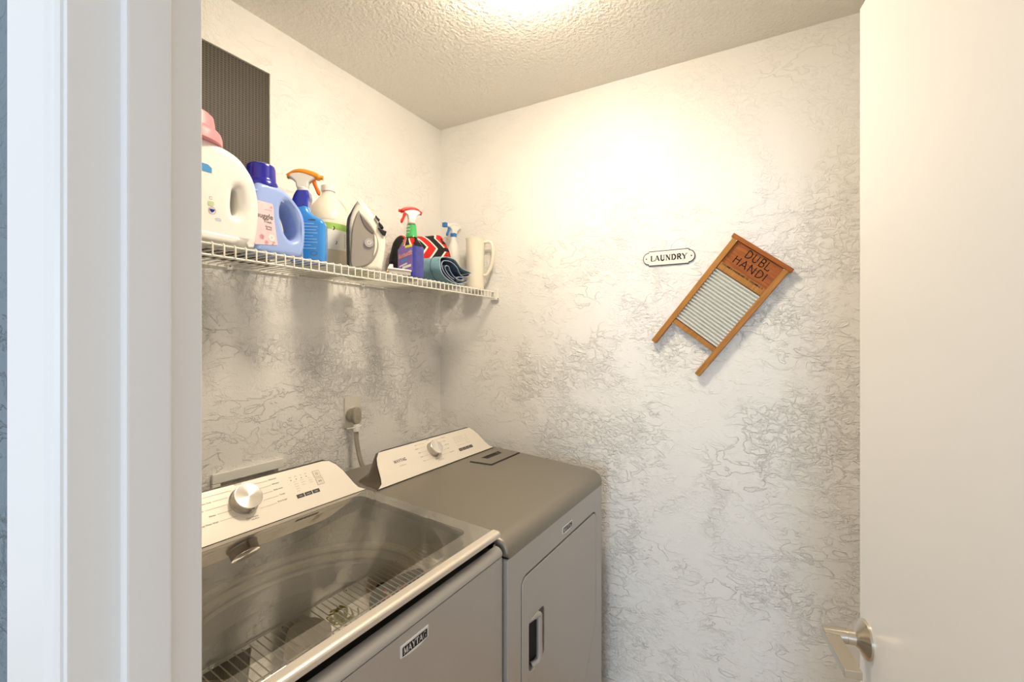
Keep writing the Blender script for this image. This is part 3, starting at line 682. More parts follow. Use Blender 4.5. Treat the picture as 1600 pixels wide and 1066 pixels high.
for v in (.101, .0865, .071, .055, .0385):
    d = .030 if abs(v-.07) < .02 else .022
    mb.rib([(1.245, v), (1.306-d, v)], .0006, Mi_); mb.rib([(1.306+d, v), (1.372, v)], .0006, Mi_)
mb.use(INK)
tx('Normal', 1.306, .1085, .0036, 'CENTER')
for v, l, r_ in ((.101, 'Jeans', 'Heavy Duty'), (.0865, 'Delicates', 'Towels'), (.071, 'Sheets', 'Bulky Items'), (.055, 'Casual', 'Quick'), (.0385, 'Timed', 'Steam Refresh')):
    tx(l, 1.242, v, .0036, 'RIGHT'); tx(r_, 1.375, v, .0036)
tx('Damp Dry', 1.300, .0300, .0034, 'CENTER'); tx('Wrinkle Control', 1.315, .0235, .0034, 'CENTER')
mg_ = MB(INK); letters(mg_, 'MAYTAG', Mi_ @ Matrix.Translation((1.1366, .0610, 0)), .0100, .22, .10, .13, .93)
mg_.use(INKL).text('COMMERCIAL', Mi_ @ Matrix.Translation((1.1366, .0460, 0)), .0036, 'CENTER')
child('logo', mg_, con, dr, smooth=False, label='black maker name')
mb.use(INKL)
child('lettering', mb, con, dr, smooth=False, label='dial cycle names and lines'); mb = MB(INKL)
for c_ in (1.437, 1.452, 1.467, 1.482, 1.498, 1.512):
    for j in range(6):
        if (j*7+int(c_*1000)) % 5: mb.rib([(c_-.0008, .088-.0070*j), (c_+.0008, .088-.0070*j)], .0018, Mi_); mb.rib([(c_+.0025, .088-.0070*j), (c_+.009, .088-.0070*j)], .0010, Mi_)
child('lettering', mb, con, dr, smooth=False, label='status light legends')
for i in range(4):
    a = 1.4325+i*.0222
    m2 = MB(INKB).prism(rrect(a, a+.0200, .029, .0405, .0005), .0022, .0027, Mf); m2.use(WHITE_INK).text(('Time', 'Temp', 'Signal', 'Start')[i], ink(Mf, .0030) @ Matrix.Translation((a+.010, .0333, 0)), .0028, 'CENTER')
    child('button', m2, con, dr, smooth=False, label='small dark printed button')
# vent duct behind the dryer
t = thing('vent_duct', 'corrugated foil vent duct behind the dryer', 'duct', (1.45, 1.35, .1))
pr = []; 
for i in range(40): pr += [(.05, i*.0035), (.046, i*.0035+.00175)]
obj('duct', MB(CHROME).lathe([(r, z) for r, z in pr], frame((1.45, 1.423, .12), (1, 0, 0), (0, 0, 1)), 24), t); 

# ================================================================== WIRE SHELF
SZ = 1.645; sy0 = 1.105; sy1 = 1.418
sh = thing('wire_shelf', 'white coated wire shelf running along the left wall above the machines', 'shelf', (1.05, 1.26, SZ))
r = .0019; mb = MB(WIREM)
x = .300
while x < 1.782:
    mb.tube([(x, sy1, SZ-r), (x, sy0+.004, SZ-r), (x, sy0+.0005, SZ-r-.0015), (x, sy0-.001, SZ-.006), (x, sy0-.001, SZ-.031)], r, 6); x += .0254
obj('wire_deck', mb, sh, ang=60)
for yy, zz, rr in ((sy0+.003, SZ-.0062, .0026), (sy0+.0015, SZ-.032, .0028), (1.26, SZ-.0062, .0028), (sy1, SZ-.0062, .0028)):
    obj('rail', MB(WIREM).tube([(.290, yy, zz), (1.786, yy, zz)], rr, 8), sh, ang=60)
mb = MB(WPL); mb.box(1.780, XR-.0005, 1.090, 1.122, 1.603, 1.652, .003)
mb.use(BLACK).lathe([(.003, 0), (.002, .002)], frame((1.783, 1.0895, 1.609), (1, 0, 0), (0, 0, 1)), 10)
obj('end_bracket', mb, sh, ang=30)
for cx in (.52, .789, 1.023, 1.30, 1.58):
    mb = MB(WPL); mb.box(cx-.008, cx+.008, sy1-.007, YB-.0003, SZ-.014, SZ+.003, .002); mb.use(CHROME).lathe([(.0035, 0), (.003, .002)], frame((cx, sy1-.007, SZ-.003), (1, 0, 0), (0, 0, 1)), 10)
    obj('wall_clip', mb, sh, ang=30)
for bx in (.46, 1.225):
    obj('support_brace', MB(WIREM).tube([(bx, sy1-.002, SZ-.012), (bx, YB-.006, SZ-.022), (bx, YB-.004, SZ-.030)], .002, 6), sh, ang=60)

# ================================================================== THINGS ON THE SHELF
Z0 = SZ
def FX(y): return frame((0, y, Z0), (1, 0, 0), (0, 0, 1))     # drawing plane: x = world x, y = height above the shelf, z toward the room
# --- big white detergent jug
jg = thing('detergent_jug', 'large white detergent jug with pink cap at the left end of the shelf', 'jug', (.53, 1.18, Z0))
o1 = [(.370, .001), (.520, .001), (.674, .001), (.690, .012), (.697, .045), (.701, .085), (.700, .122), (.690, .165), (.673, .193), (.648, .216), (.608, .229), (.574, .236), (.50, .238), (.44, .232), (.395, .21), (.372, .17), (.362, .10), (.362, .03)]
hole = spline([(.637, .135), (.647, .138), (.652, .118), (.653, .098), (.648, .082), (.637, .074), (.633, .092), (.634, .115)], 4, True)
body = obj('body', MB(JUGM).curve([spline([(a, b) for a, b in o1], 4, True), hole[::-1]], .105, .022, FX(1.168), 6), jg, ang=60, zmin=Z0+.0004)
# dished handle surround
sd = spline([(.603, .170), (.620, .178), (.640, .165), (.656, .140), (.664, .105), (.660, .075), (.645, .055), (.630, .060), (.618, .080), (.606, .120)], 4, True)
child('base_band', MB(JUGM).curve([roundpoly([(.39, .004), (.632, .004), (.648, .012), (.645, .022), (.39, .026)], .006)], .112, .006, FX(1.168), 3), body, jg, label='raised lower band')
mb = MB(PINK)
mc = Matrix.Translation((.552, 1.168, Z0+.226))
mb.lathe([(.074, 0), (.0735, .016), (.071, .024), (.066, .030), (.060, .032), (.058, .052), (.0565, .062), (.050, .068), (.001, .069)], mc, 40)
obj('cap', mb, jg, ang=35, label='pink screw cap')
lp = FX(1.1149)
obj('emblem', MB(TINK).prism([(.552, .172), (.575, .172), (.583, .166), (.583, .155), (.552, .155)], 0, .0004, lp), jg, smooth=False, label='blue leaf shaped mark')
mb = MB(INK).rib(arc(.581, .0985, .0032, .0032, 20, 340, 10), .0007, lp)
mb.use(mat('pale_green_print', (0.55, 0.65, 0.35), 0.5)).prism(rrect(.575, .588, .081, .091, .003), 0, .0004, lp)
mb.use(PINKL).rib(arc(.584, .0705, .0078, .0078, 0, 360, 20), .0013, lp).use(NAVY).prism([(.578, .074), (.590, .074), (.588, .069), (.584, .066), (.580, .069)], 0, .0004, lp)
mb.use(TINK).rib(arc(.597, .0525, .0065, .0034, 0, 360, 16), .0006, lp).text('clean', lp @ Matrix.Translation((.597, .0512, 0)), .0028, 'CENTER')
obj('label', mb, jg, smooth=False, label='small green, pink and blue printed marks')
# --- periwinkle fabric softener
sb = thing('softener_bottle', 'periwinkle blue bottle with navy cap and pink flower label', 'bottle', (.765, 1.18, Z0))
o2 = [(.702, .001), (.760, .001), (.815, .001), (.833, .012), (.842, .045), (.843, .100), (.836, .128), (.820, .150), (.795, .172), (.768, .184), (.735, .188), (.706, .182), (.696, .160), (.692, .12), (.692, .06), (.694, .02)]
h2 = spline([(.772, .142), (.786, .146), (.802, .130), (.815, .104), (.820, .078), (.813, .058), (.798, .050), (.783, .062), (.772, .088), (.767, .120)], 4, True)
body = obj('body', MB(PERI).curve([spline(o2, 4, True), h2[::-1]], .080, .016, FX(1.18), 6), sb, ang=60, zmin=Z0+.0004)
h2o = [(.793+(a-.793)*1.22, .098+(b-.098)*1.18) for a, b in h2]
child('shoulder_groove', MB(PERI).tube([FX(1.145) @ Vector((a, b, 0)) for a, b in ((.690, .158), (.72, .161), (.75, .157), (.775, .147))], .003, 8), body, sb)
mb = MB(NAVY).lathe([(.042, 0), (.0415, .006), (.040, .012), (.038, .014), (.036, .020), (.0345, .050), (.033, .056), (.028, .060), (.001, .061)], Matrix.Translation((.735, 1.18, Z0+.180)), 40)
obj('cap', mb, sb, ang=35, label='tall navy cap')
lp = FX(1.1395)
mb = MB(LABP).prism([(.693, .133), (.741, .133), (.744, .120), (.746, .09), (.752, .05), (.756, .028), (.693, .020)], 0, .0004, lp)
lq = FX(1.1389)
mb.use(INK).text('Snuggle', lq @ Matrix.Translation((.7420, .0910, 0)), .0132, 'RIGHT', .00045).text('Fresh', lq @ Matrix.Translation((.7385, .0800, 0)), .0068, 'RIGHT', .0002)
mb.text('Spring', lq @ Matrix.Translation((.7385, .0690, 0)), .0052, 'RIGHT', .0001).text('Burst', lq @ Matrix.Translation((.7385, .0625, 0)), .0052, 'RIGHT', .0001)
mb.text('bear & fresh', lq @ Matrix.Translation((.7385, .113, 0)), .0028, 'RIGHT')
mb.use(PINKL)
for cx, cy, rr in ((.737, .123, .0035), (.742, .0275, .0030), (.712, .042, .008), (.724, .030, .006)):
    for k in range(5):
        a = k*2*PI/5+cx*50; mb.prism([(cx+rr*.55*math.cos(a)+rr*.45*math.cos(q*PI/4), cy+rr*.55*math.sin(a)+rr*.45*math.sin(q*PI/4)) for q in range(8)], 0, .0002, lq)
mb.use(LABW)
for k in range(6):
    a = k*PI/3; mb.prism([(.738+.0058*math.cos(a)+.0036*math.cos(q*PI/4), .044+.0058*math.sin(a)+.0036*math.sin(q*PI/4)) for q in range(8)], 0, .0005, lq)
mb.use(INK).rib(arc(.744, .033, .003, .0022, 0, 360, 10), .0007, FX(1.1382))
obj('label', mb, sb, smooth=False, label='pale pink label with flowers and black writing')
sb.location.x += .011; sb.location.y += .010

# --- blue spray bottle with orange trigger
s1 = thing('spray_bottle', 'blue spray bottle with orange and white trigger head beside the softener', 'spray bottle', (.905, 1.195, Z0))
RS = math.radians(-50); CS = Vector((.904, 1.206, Z0))
def FS(off=0): return Matrix.Translation(CS) @ Matrix.Rotation(RS, 4, 'Z') @ frame((0, -off, 0), (1, 0, 0), (0, 0, 1))
o3 = [(-.040, 0), (.040, 0), (.047, .004), (.049, .03), (.048, .120), (.042, .130), (.012, .146), (.002, .160), (.000, .180), (.004, .198), (.000, .214), (-.028, .213), (-.036, .200), (-.041, .185), (-.044, .165), (-.049, .14), (-.049, .03), (-.047, .004)]
body = obj('body', MB(SKY).curve([roundpoly(o3, .009, 4)], .056, .013, FS(), 5), s1, ang=60, zmin=Z0+.0004)
sl = [(.0015, .166), (.0015, .182), (.0055, .198), (.0015, .216), (-.0295, .215), (-.0375, .200), (-.0425, .185), (-.0455, .166), (-.026, .156), (-.012, .158)]
child('shoulder_sleeve', MB(SKYD).curve([roundpoly(sl, .004)], .0590, .012, FS(), 5), body, s1, ang=60, label='deep blue neck sleeve')
lp = FS(.0286); mb = MB(SKYT)
for j, w in enumerate((.030, .040, .036, .040, .028, .038, .040, .022, .036)): mb.rib([(-.010, .116-.009*j), (-.010+w, .116-.009*j)], .0020, lp)
mb.use(INKB).rib([(.004, .127), (.024, .127)], .0030, lp).rib(arc(.020, .030, .009, .006, 0, 360, 14), .0012, lp)
mb.use(LABW).prism(rrect(-.020, -.010, .012, .052, .001), 0, .0003, lp)
mb.use(INKB)
for j in range(7): mb.rib([(-.0185, .016+.0048*j), (-.0115, .016+.0048*j)], .0018, FS(.0291))
obj('label', mb, s1, smooth=False, label='pale blue small print and barcode')
def spray_head(root, x, y, z, ang, sc, mtop, mbody, mtrig, mneck, tilt=0):
    M = Matrix.Translation((x, y, z)) @ Matrix.Rotation(ang, 4, 'Z') @ Matrix.Rotation(tilt, 4, 'Y') @ Matrix.Scale(sc, 4)
    P = M @ frame((0, 0, 0), (1, 0, 0), (0, 0, 1))
    obj('collar', MB(mneck).lathe([(.015, -.006), (.0155, .010), (.013, .013)], M, 24), root, ang=40)
    hd = obj('spray_head', MB(mbody).curve([spline([(-.014, .010), (.012, .010), (.016, .026), (.030, .036), (.034, .046), (.0, .056), (-.030, .050), (-.036, .040), (-.028, .034), (-.018, .024)], 3, True)], .022, .005, P, 3), root, ang=60)
    child('shroud', MB(mtop).curve([spline([(-.040, .036), (-.034, .050), (-.018, .060), (.004, .062), (.030, .056), (.044, .048), (.045, .040), (.038, .036), (.026, .040), (.0, .048), (-.026, .046)], 3, True)], .025, .006, P, 3), hd, root, ang=60, label='coloured top shroud')
    child('trigger', MB(mtrig).curve([spline([(.022, .036), (.032, .036), (.036, .022), (.044, .006), (.043, -.004), (.037, -.004), (.030, .012), (.024, .026)], 3, True)], .012, .0035, P, 2), hd, root, ang=60, label='curved trigger')
    child('nozzle', MB(mtop).lathe([(.006, 0), (.006, .008)], P @ frame((.044, .043, 0), (0, 1, 0), (0, 0, 1)), 14), hd, root, ang=40)
spray_head(s1, CS.x-.0165*math.cos(RS), CS.y-.0165*math.sin(RS), Z0+.213, RS, 1.08, ORANGE, WPL, ORANGED, WPL)
# --- white gallon jug with green band
wj = thing('vinegar_jug', 'cream translucent round jug with a green banded white label, behind the spray bottle', 'jug', (1.075, 1.335, Z0))
mj = Matrix.Translation((1.075, 1.335, Z0))
mb = MB(CREAMJ)
mb.loft([sring(z, 0, 0, a, a, e_, 40) for z, a, e_ in ((.0012, .062, 2.3), (.005, .068, 2.3), (.03, .070, 2.3), (.168, .070, 2.3), (.172, .068, 2.2), (.178, .070, 2.2), (.200, .067, 2.1), (.225, .056, 2), (.250, .038, 2), (.268, .024, 2), (.276, .020, 2), (.283, .020, 2))], mj)
body = obj('body', mb, wj, ang=50)
obj('cap', MB(WPL).lathe([(.023, .283), (.0235, .288), (.0235, .301), (.0215, .303), (.001, .3035)], mj, 30), wj, ang=35, label='white cap')
child('handle', MB(CREAMJ).tube([mj @ Vector(p) for p in spline([(.018, -.022, .262), (.034, -.032, .248), (.046, -.038, .228), (.053, -.040, .205), (.052, -.038, .180)], 5)], .009, 10), body, wj)
obj('liquid_base', MB(CREAMLIQ).loft([sring(z, 0, 0, .0706, .0706, 2.3, 40) for z in (.006, .082)], mj, cap=False), wj, label='lower part darker where the liquid shows')
mb = MB(LABW).loft([sring(z, 0, 0, .0712, .0712, 2.3, 40) for z in (.076, .142)], mj, cap=False)
mb.use(GREENB).loft([sring(z, 0, 0, .0714, .0714, 2.3, 40) for z in (.142, .163)], mj, cap=False)
a0 = math.radians(-118)
def onjug(a, z): return frame(mj @ Vector((.0728*math.cos(a), .0728*math.sin(a), z)), (-math.sin(a), math.cos(a), 0), (0, 0, 1))
mb.use(INKB).lathe([(.0075, 0), (.0075, .0006)], onjug(a0, .146), 20)
mb.use(LABW).lathe([(.0030, .0006), (.0030, .0009)], onjug(a0, .146), 12)
mb.use(INK).text('distilled', onjug(a0-.35, .128), .0045, 'CENTER').text('white vinegar', onjug(a0-.30, .120), .0035, 'CENTER')
mb.rib(arc(0, 0, .005, .006, 200, 400, 10), .0022, onjug(a0+.12, .100))
for j in range(8): mb.rib([(-.003, -.003*0), (.003, 0)], .0018, onjug(a0+.62, .088+.006*j))
obj('label', mb, wj, ang=50, label='white label with green top band')
# --- iron
di = Vector((.75, -.66, 0)).normalized()
ir = thing('clothes_iron', 'cream steam iron standing on its heel on the shelf', 'iron', (1.085, 1.153, Z0))
OI = Vector((1.13, 1.115, Z0)); PI_ = frame(OI+Vector((.66, .75, 0)).normalized()*.012, di, (0, 0, 1))   # x across picture (0 = right edge), y up
# convert world x of the measured points into distance along di
def q(x, z): return ((x-1.13)/di.x, z)
shell = [q(1.066, .001), q(1.110, .001), q(1.119, .030), q(1.125, .085), q(1.123, .130), q(1.108, .160), q(1.094, .188), q(1.079, .215), q(1.069, .232), q(1.064, .230), q(1.050, .195), q(1.041, .163), q(1.039, .120), q(1.040, .05), q(1.042, .001)]
body = obj('body', MB(IRONC).curve([spline(shell, 4, True)], .060, .017, PI_, 6), ir, ang=60, zmin=Z0+.0004)
tank = [q(1.0455, .012), q(1.0455, .09), q(1.049, .14), q(1.0625, .189), q(1.080, .168), q(1.097, .135), q(1.108, .095), q(1.106, .060), q(1.094, .030), q(1.072, .010)]
child('water_tank', MB(IRONG).curve([spline(tank, 4, True)], .016, .006, PI_ @ Matrix.Translation((0, 0, .0285)), 4), body, ir, ang=60, label='smoky grey water tank')
child('grip_shade_patch', MB(IRONG2).curve([spline([q(1.066, .176), q(1.082, .155), q(1.097, .128), q(1.096, .118), q(1.084, .128), q(1.074, .145)], 4, True)], .006, .002, PI_ @ Matrix.Translation((0, 0, .0360)), 3), body, ir, ang=60, label='dark patch painting the shade under the handle')  # solid dark patch, no real opening: the shade is painted
cy_ = Vector((*q(1.0865, .088), 0))
mdl = PI_ @ Matrix.Translation((cy_.x, cy_.y, .0363))
mb = MB(CHROME).lathe([(.0155, 0), (.0155, .003), (.0145, .005)], mdl, 30); mb.use(GREYP).lathe([(.0105, .005), (.0105, .0055), (.001, .0056)], mdl, 24)
mb.use(LABW).rib(arc(0, 0, .006, .006, 60, 380, 10), .0015, mdl @ Matrix.Translation((0, 0, .0060)))
child('dial', mb, body, ir, ang=35, label='round silver temperature dial')
child('handle_highlight', MB(IRONC).curve([spline([q(1.0985, .115), q(1.104, .10), q(1.1035, .07), q(1.096, .047), q(1.099, .08)], 4, True)], .006, .002, PI_ @ Matrix.Translation((0, 0, .0370)), 3), body, ir, ang=60, label='slim cream sliver painting a highlight beside the dial')  # highlight modelled as a cream sliver
sole = spline([q(1.0675, .2325), q(1.0575, .212), q(1.0475, .185), q(1.0395, .160), q(1.0375, .120), q(1.038, .050), q(1.039, .003)], 5)
mb = MB(BLACK); rings = []
for a, b in sole:
    w = .004+.026*min(1, (0.2335-b)/.10)**.6
    rings.append([PI_ @ Vector(p) for p in ((a-.0035, b+.001, -w), (a+.0035, b, -w), (a+.0035, b, w), (a-.0035, b+.001, w))])
mb.loft(rings)
obj('soleplate', mb, ir, ang=50, label='thin black edged soleplate')
for pts, lab in (([q(1.1065, .158), q(1.1145, .150), q(1.119, .140), q(1.116, .136), q(1.110, .140)], 'round'), ([q(1.104, .139), q(1.112, .137), q(1.126, .129), q(1.1225, .116), q(1.1155, .117)], 'wide'), ([q(1.099, .178), q(1.102, .175), q(1.110, .162), q(1.107, .164), q(1.101, .171)], 'slim')):
    obj('steam_button', MB(BLACK).curve([roundpoly(pts, .003)], .020, .003, PI_ @ Matrix.Translation((.002, 0, .0275 if lab != 'round' else .030)), 3), ir, ang=60, label='%s black button' % lab)
# --- purple cleaner spray bottle (label faces -x)
pb = thing('cleaner_spray_bottle', 'clear spray bottle of purple cleaner with red trigger, before the zigzag cloth roll', 'spray bottle', (1.283, 1.148, Z0))
P = lambda z: sring
mp_ = Matrix.Translation((1.283, 1.148, Z0))
prof = [(.001, .029, .034, 4.5), (.005, .032, .038, 4.5), (.105, .032, .038, 4.5), (.112, .031, .037, 4), (.125, .027, .032, 3.2), (.140, .020, .024, 2.6), (.155, .0165, .0185, 2.2), (.175, .016, .0175, 2), (.190, .015, .016, 2), (.200, .0135, .0135, 2)]
obj('bottle', MB(CLEAR).loft([sring(z, 0, 0, a, b_, e_, 36) for z, a, b_, e_ in prof], mp_), pb, ang=50, label='clear upper bottle and shoulder')
obj('liquid', MB(PURLIQ).loft([sring(z, 0, 0, a+.0006, b_+.0006, e_, 36) for z, a, b_, e_ in [(.0008, .029, .034, 4.5), (.005, .032, .038, 4.5), (.105, .032, .038, 4.5), (.111, .0312, .0372, 4)]], mp_, cap=False), pb, ang=50, label='dark purple blue liquid')
ML_ = frame((1.2500, 1.148, Z0), (0, -1, 0), (0, 0, 1))           # x toward -y (right in view), y up, z toward -x
mb = MB(PURLAB).prism(roundpoly([(-.034, .022), (.034, .022), (.034, .112), (-.020, .112), (-.034, .100)], .003), 0, .0006, ML_)
Mq = ML_ @ Matrix.Translation((0, 0, .0009))
mb.use(YELL).prism([(.000, .104), (.033, .106), (.033, .114), (.000, .112)], 0, .0002, Mq)
mb.use(TINK).prism([( -.020, .060), (.0, .068), (.014, .066), (.004, .058), (-.012, .056)], 0, .0001, Mq)
mb.use(LABW).prism([(-.026, .037), (.010, .047), (.010, .052), (-.026, .042)], 0, .0002, Mq).prism([(-.012, .030), (.028, .037), (.028, .046), (-.012, .039)], 0, .0002, Mq)
Mq2 = ML_ @ Matrix.Translation((0, .074, .0013)) @ Matrix.Rotation(.22, 4, 'Z')
mb.use(LABW).text('fantastik', Mq2, .0150, 'CENTER', .0009, shear=.3, width=.92)
mb.use(REDINK).text('fantastik', Mq2 @ Matrix.Translation((0, 0, .0005)), .0150, 'CENTER', .0001, shear=.3, width=.92)
obj('label', mb, pb, smooth=False, label='purple label with red slanted script')
mg = frame((1.2655, 1.148, Z0), (0, -1, 0), (0, 0, 1))
mb = MB(GREENL).loft([sring(z, 0, 0, a+.0008, b_+.0008, 2, 32) for z, a, b_ in ((.146, .0185, .0212), (.155, .0168, .0188), (.175, .0163, .0178), (.191, .0155, .0165))], mp_, cap=False)
mg = frame(mp_ @ Vector((-.0175, 0, .182)), (0, -1, 0), (0, 0, 1))
mb.use(LABW).text('50%', mg, .0060, 'CENTER', .0002).text('MORE', mg @ Matrix.Translation((0, -.011, 0)), .0055, 'CENTER', .0002).text('FREE', mg @ Matrix.Translation((0, -.022, 0)), .0050, 'CENTER', .0001)
obj('neck_label', mb, pb, ang=50, label='green neck label')
spray_head(pb, 1.283, 1.148, Z0+.200, math.radians(150), .90, RED, WPL, RED, WPL2)
# --- rolled chevron cloth
A = Vector((1.392, 1.347, 0)); Bv = Vector((1.660, 1.285, 0)); ax = (Bv-A); Lb = ax.length; an = math.atan2(ax.y, ax.x)
cz = .113
rc = thing('rolled_chevron_cloth', 'red, black and white zigzag cloth bundle on the shelf against the wall', 'cloth', ((A.x+Bv.x)/2, (A.y+Bv.y)/2, Z0+cz), an)
mb = MB(CHEV, BLKC); rings = []
N_ = 30
for i in range(N_+1):
    t_ = i/N_; x_ = -Lb/2+Lb*t_; e_ = min(t_, 1-t_)*Lb; k = math.sqrt(max(0, 1-(1-min(1, e_/.050))**2))*.94+.06
    hgt = .098+.022*t_
    rings.append([(x_+.004*math.sin(3*a_+t_*5), k*.064*math.cos(a_)*(1+.03*math.sin(5*a_)), -cz+.002+hgt*k+(1-k)*.1*0+hgt*k*math.sin(a_)*(1+.025*math.sin(4*a_+t_*9))+(hgt-hgt*k)) for a_ in [2*PI*j/36 for j in range(36)]])
nv = len(rings[0])
mb.loft(rings)
mb.v = [Vector((v.x, v.y, max(v.z, -cz+.0012))) for v in mb.v]
# end caps black
for fi, f in enumerate(mb.f):
    cxx = sum(mb.v[j].x for j in f)/len(f)
    cyy = sum(mb.v[j].y for j in f)/len(f)
    czz = sum(mb.v[j].z for j in f)/len(f)
    if czz < -cz+.018 or cxx > Lb/2-.026 or cxx < -Lb/2+.034 or (cxx > Lb/2-.055 and cyy < -.02 and (int(cxx*300)+fi) % 3): mb.m[fi] = 1
obj('cloth_roll', mb, rc, world=False, ang=70)
Mt_ = []
pp = [(Lb/2-.075, -.060, .0), (Lb/2-.040, -.078, -.045), (Lb/2-.012, -.082, -.072)]
# --- rolled denim
dj = thing('folded_denim', 'blue green denim cloth folded in layers at the front edge of the shelf', 'cloth', (1.50, 1.16, Z0))
U = lambda X, Y: (1.402+(X-690)/310*.205, (1020-Y)/300*.098)
outer = spline([U(*p) for p in [(985, 865), (955, 905), (905, 905), (860, 870), (825, 815), (775, 762), (725, 768), (700, 820), (705, 880), (745, 945), (800, 990), (850, 1008), (905, 990), (975, 948)]], 5)
inner = spline([U(*p) for p in [(985, 850), (960, 838), (900, 815), (850, 790), (800, 740), (740, 722), (690, 745), (676, 820), (680, 900), (715, 965), (780, 1008), (850, 1018), (900, 1012)]], 5)
core = spline([U(*p) for p in [(900, 960), (870, 965), (850, 945), (868, 925), (905, 935), (895, 955), (835, 930), (790, 880), (765, 825), (738, 822), (735, 862), (775, 915), (830, 955)]], 5)
for k_i, (pl_i, m_i) in enumerate(((inner, DENIM), (outer, DENIMD), (core, DENIMD))):
    mb = MB(m_i); n_ = len(pl_i); rings = []; y0_ = 1.106+.004*k_i; y1_ = 1.222-.012*k_i
    th = .0032 if k_i == 0 else .0024
    for k in range(9):
        t_ = k/8; ring = []; yy = y0_*(1-t_)+y1_*t_
        for sgn in (1, -1):
            idx = range(n_) if sgn == 1 else range(n_-1, -1, -1)
            for i in idx:
                p0 = Vector(pl_i[max(0, i-1)]); p1 = Vector(pl_i[min(n_-1, i+1)]); tt = (p1-p0).normalized(); nn = Vector((-tt.y, tt.x))*th/2*sgn
                w = .0014*math.sin(t_*11+i*.4)+.0010*math.sin(t_*23+i*.9)*(k > 0)
                ring.append((pl_i[i][0]+nn.x+w, yy+.004*math.sin(i*.25), max(Z0+.0006, Z0+pl_i[i][1]+nn.y+w)))
        rings.append(ring)
    mb.loft(rings)
    o_ = obj(('wrap', 'inner_fold', 'core_fold')[k_i], mb, dj, ang=70, label=(None, 'dark inner side', 'dark inner roll')[k_i])
    hem_ = [(pl_i[i][0]+.0014*math.sin(i*.4), y0_+.004*math.sin(i*.25)-.0012, max(Z0+.0025, Z0+pl_i[i][1]+.0014*math.sin(i*.4))) for i in range(n_)]
    child('hem', MB(DENEDGE).tube(hem_, .0016, 6), o_, dj, ang=70, label='pale stitched hem')
    if k_i == 0:
        for ys in (1.150,):
            sm_ = [(pl_i[i][0]-.001, ys, Z0+pl_i[i][1]+.0022) for i in range(14, 46)]
            sm_ = []
            for i in range(12, 48):
                p0 = Vector(pl_i[i-1]); p1 = Vector(pl_i[i+1]); tt = (p1-p0).normalized(); nn = Vector((-tt.y, tt.x))
                w = .0014*math.sin((ys-y0_)/(y1_-y0_)*11+i*.4)+.0010*math.sin((ys-y0_)/(y1_-y0_)*23+i*.9)
                sd_ = 1 if (nn.dot(Vector(pl_i[i])-Vector((1.5, .05))) > 0) else -1
                sm_.append((pl_i[i][0]+w+nn.x*.0020*sd_, ys, max(Z0+.002, Z0+pl_i[i][1]+w+nn.y*.0020*sd_)))
            child('seam', MB(DENIMD).tube(sm_, .0014, 6), o_, dj, ang=70, label='dark seam line')
# --- blue and white sprayer
s3 = thing('spray_bottle', 'small white spray bottle with blue nozzle and collar, half hidden behind the zigzag cloth', 'spray bottle', (1.752, 1.312, Z0))
ms = Matrix.Translation((1.752, 1.312, Z0))
obj('body', MB(WPL).lathe([(.028, 0), (.031, .003), (.031, .16), (.028, .19), (.018, .225), (.013, .24), (.013, .258)], ms, 30), s3, ang=50)
spray_head(s3, 1.752, 1.312, Z0+.262, math.radians(168), .95, WPL, WPL, BLUEP, BLUEP)
obj('nozzle_tip', MB(BLUEP).box(-.008, .008, -.010, .010, -.010, .010, .002, 2, Matrix.Translation((1.752-.050, 1.312+.0115, Z0+.305))), s3, ang=30, label='square blue nozzle')
# --- cream pitcher
pt = thing('pitcher', 'cream plastic pitcher with a side handle at the right end of the shelf', 'pitcher', (1.735, 1.178, Z0))
mq = Matrix.Translation((1.735, 1.178, Z0))
mb = MB(PITCH).lathe([(.036, 0), (.038, .002), (.041, .18), (.042, .222), (.044, .228), (.044, .231), (.0415, .231), (.0395, .18), (.036, .006), (.001, .005)], mq, 40, cap=False)
mb.lathe([(.036, 0.0), (.0005, 0.0)], mq, 40, cap=False)
obj('body', mb, pt, ang=50)
hp = spline([(.012, -.036, .214), (.022, -.060, .216), (.026, -.072, .200), (.026, -.076, .160), (.024, -.070, .110), (.016, -.052, .072), (.008, -.038, .066)], 5)
obj('handle', MB(PITCH).tube([mq @ Vector(p) for p in hp], .0075, 10), pt, ang=60)
# --- small clutter between iron and purple bottle
ds = thing('string_duster', 'yellow green string duster lying on the wire shelf behind the iron', 'duster', (1.21, 1.31, Z0))
for k in range(26):
    a_ = random.uniform(0, 2*PI); r1 = random.uniform(.02, .05)
    c0 = Vector((1.205, 1.315, Z0+.012))
    p = [c0, c0+Vector((r1*.6*math.cos(a_), r1*.6*math.sin(a_), random.uniform(.0, .012))), c0+Vector((r1*1.2*math.cos(a_+.3), r1*1.2*math.sin(a_+.3), random.uniform(-.008, .006))), c0+Vector((r1*1.3*math.cos(a_+.9), r1*1.3*math.sin(a_+.9), -.010))]
    if k == 0: mds = MB(YGREEN)
    mds.tube(spline(p, 5), .0032, 6)
mds.v = [Vector((min(max(v.x, 1.15), 1.262), v.y, max(v.z, Z0))) for v in mds.v]
obj('strings', mds, ds, ang=60)
cp = thing('clothes_peg', 'small wooden clothes peg with white tip leaning beside the purple cleaner', 'clothes peg', (1.185, 1.150, Z0))
pv = Vector((.53, .30, .42)).normalized(); Mc = frame((1.168, 1.150, Z0+.004), pv, (0, 0, 1))
obj('wooden_leg', MB(WOODC).box(0, .050, -.004, .0005, -.005, .005, .001, 1, Mc).box(0, .050, .002, .0065, -.005, .005, .001, 1, Mc), cp, ang=30)
obj('tip', MB(WPL).box(.030, .058, -.0052, .0075, -.006, .006, .001, 1, Mc), cp, ang=30, label='white tip')
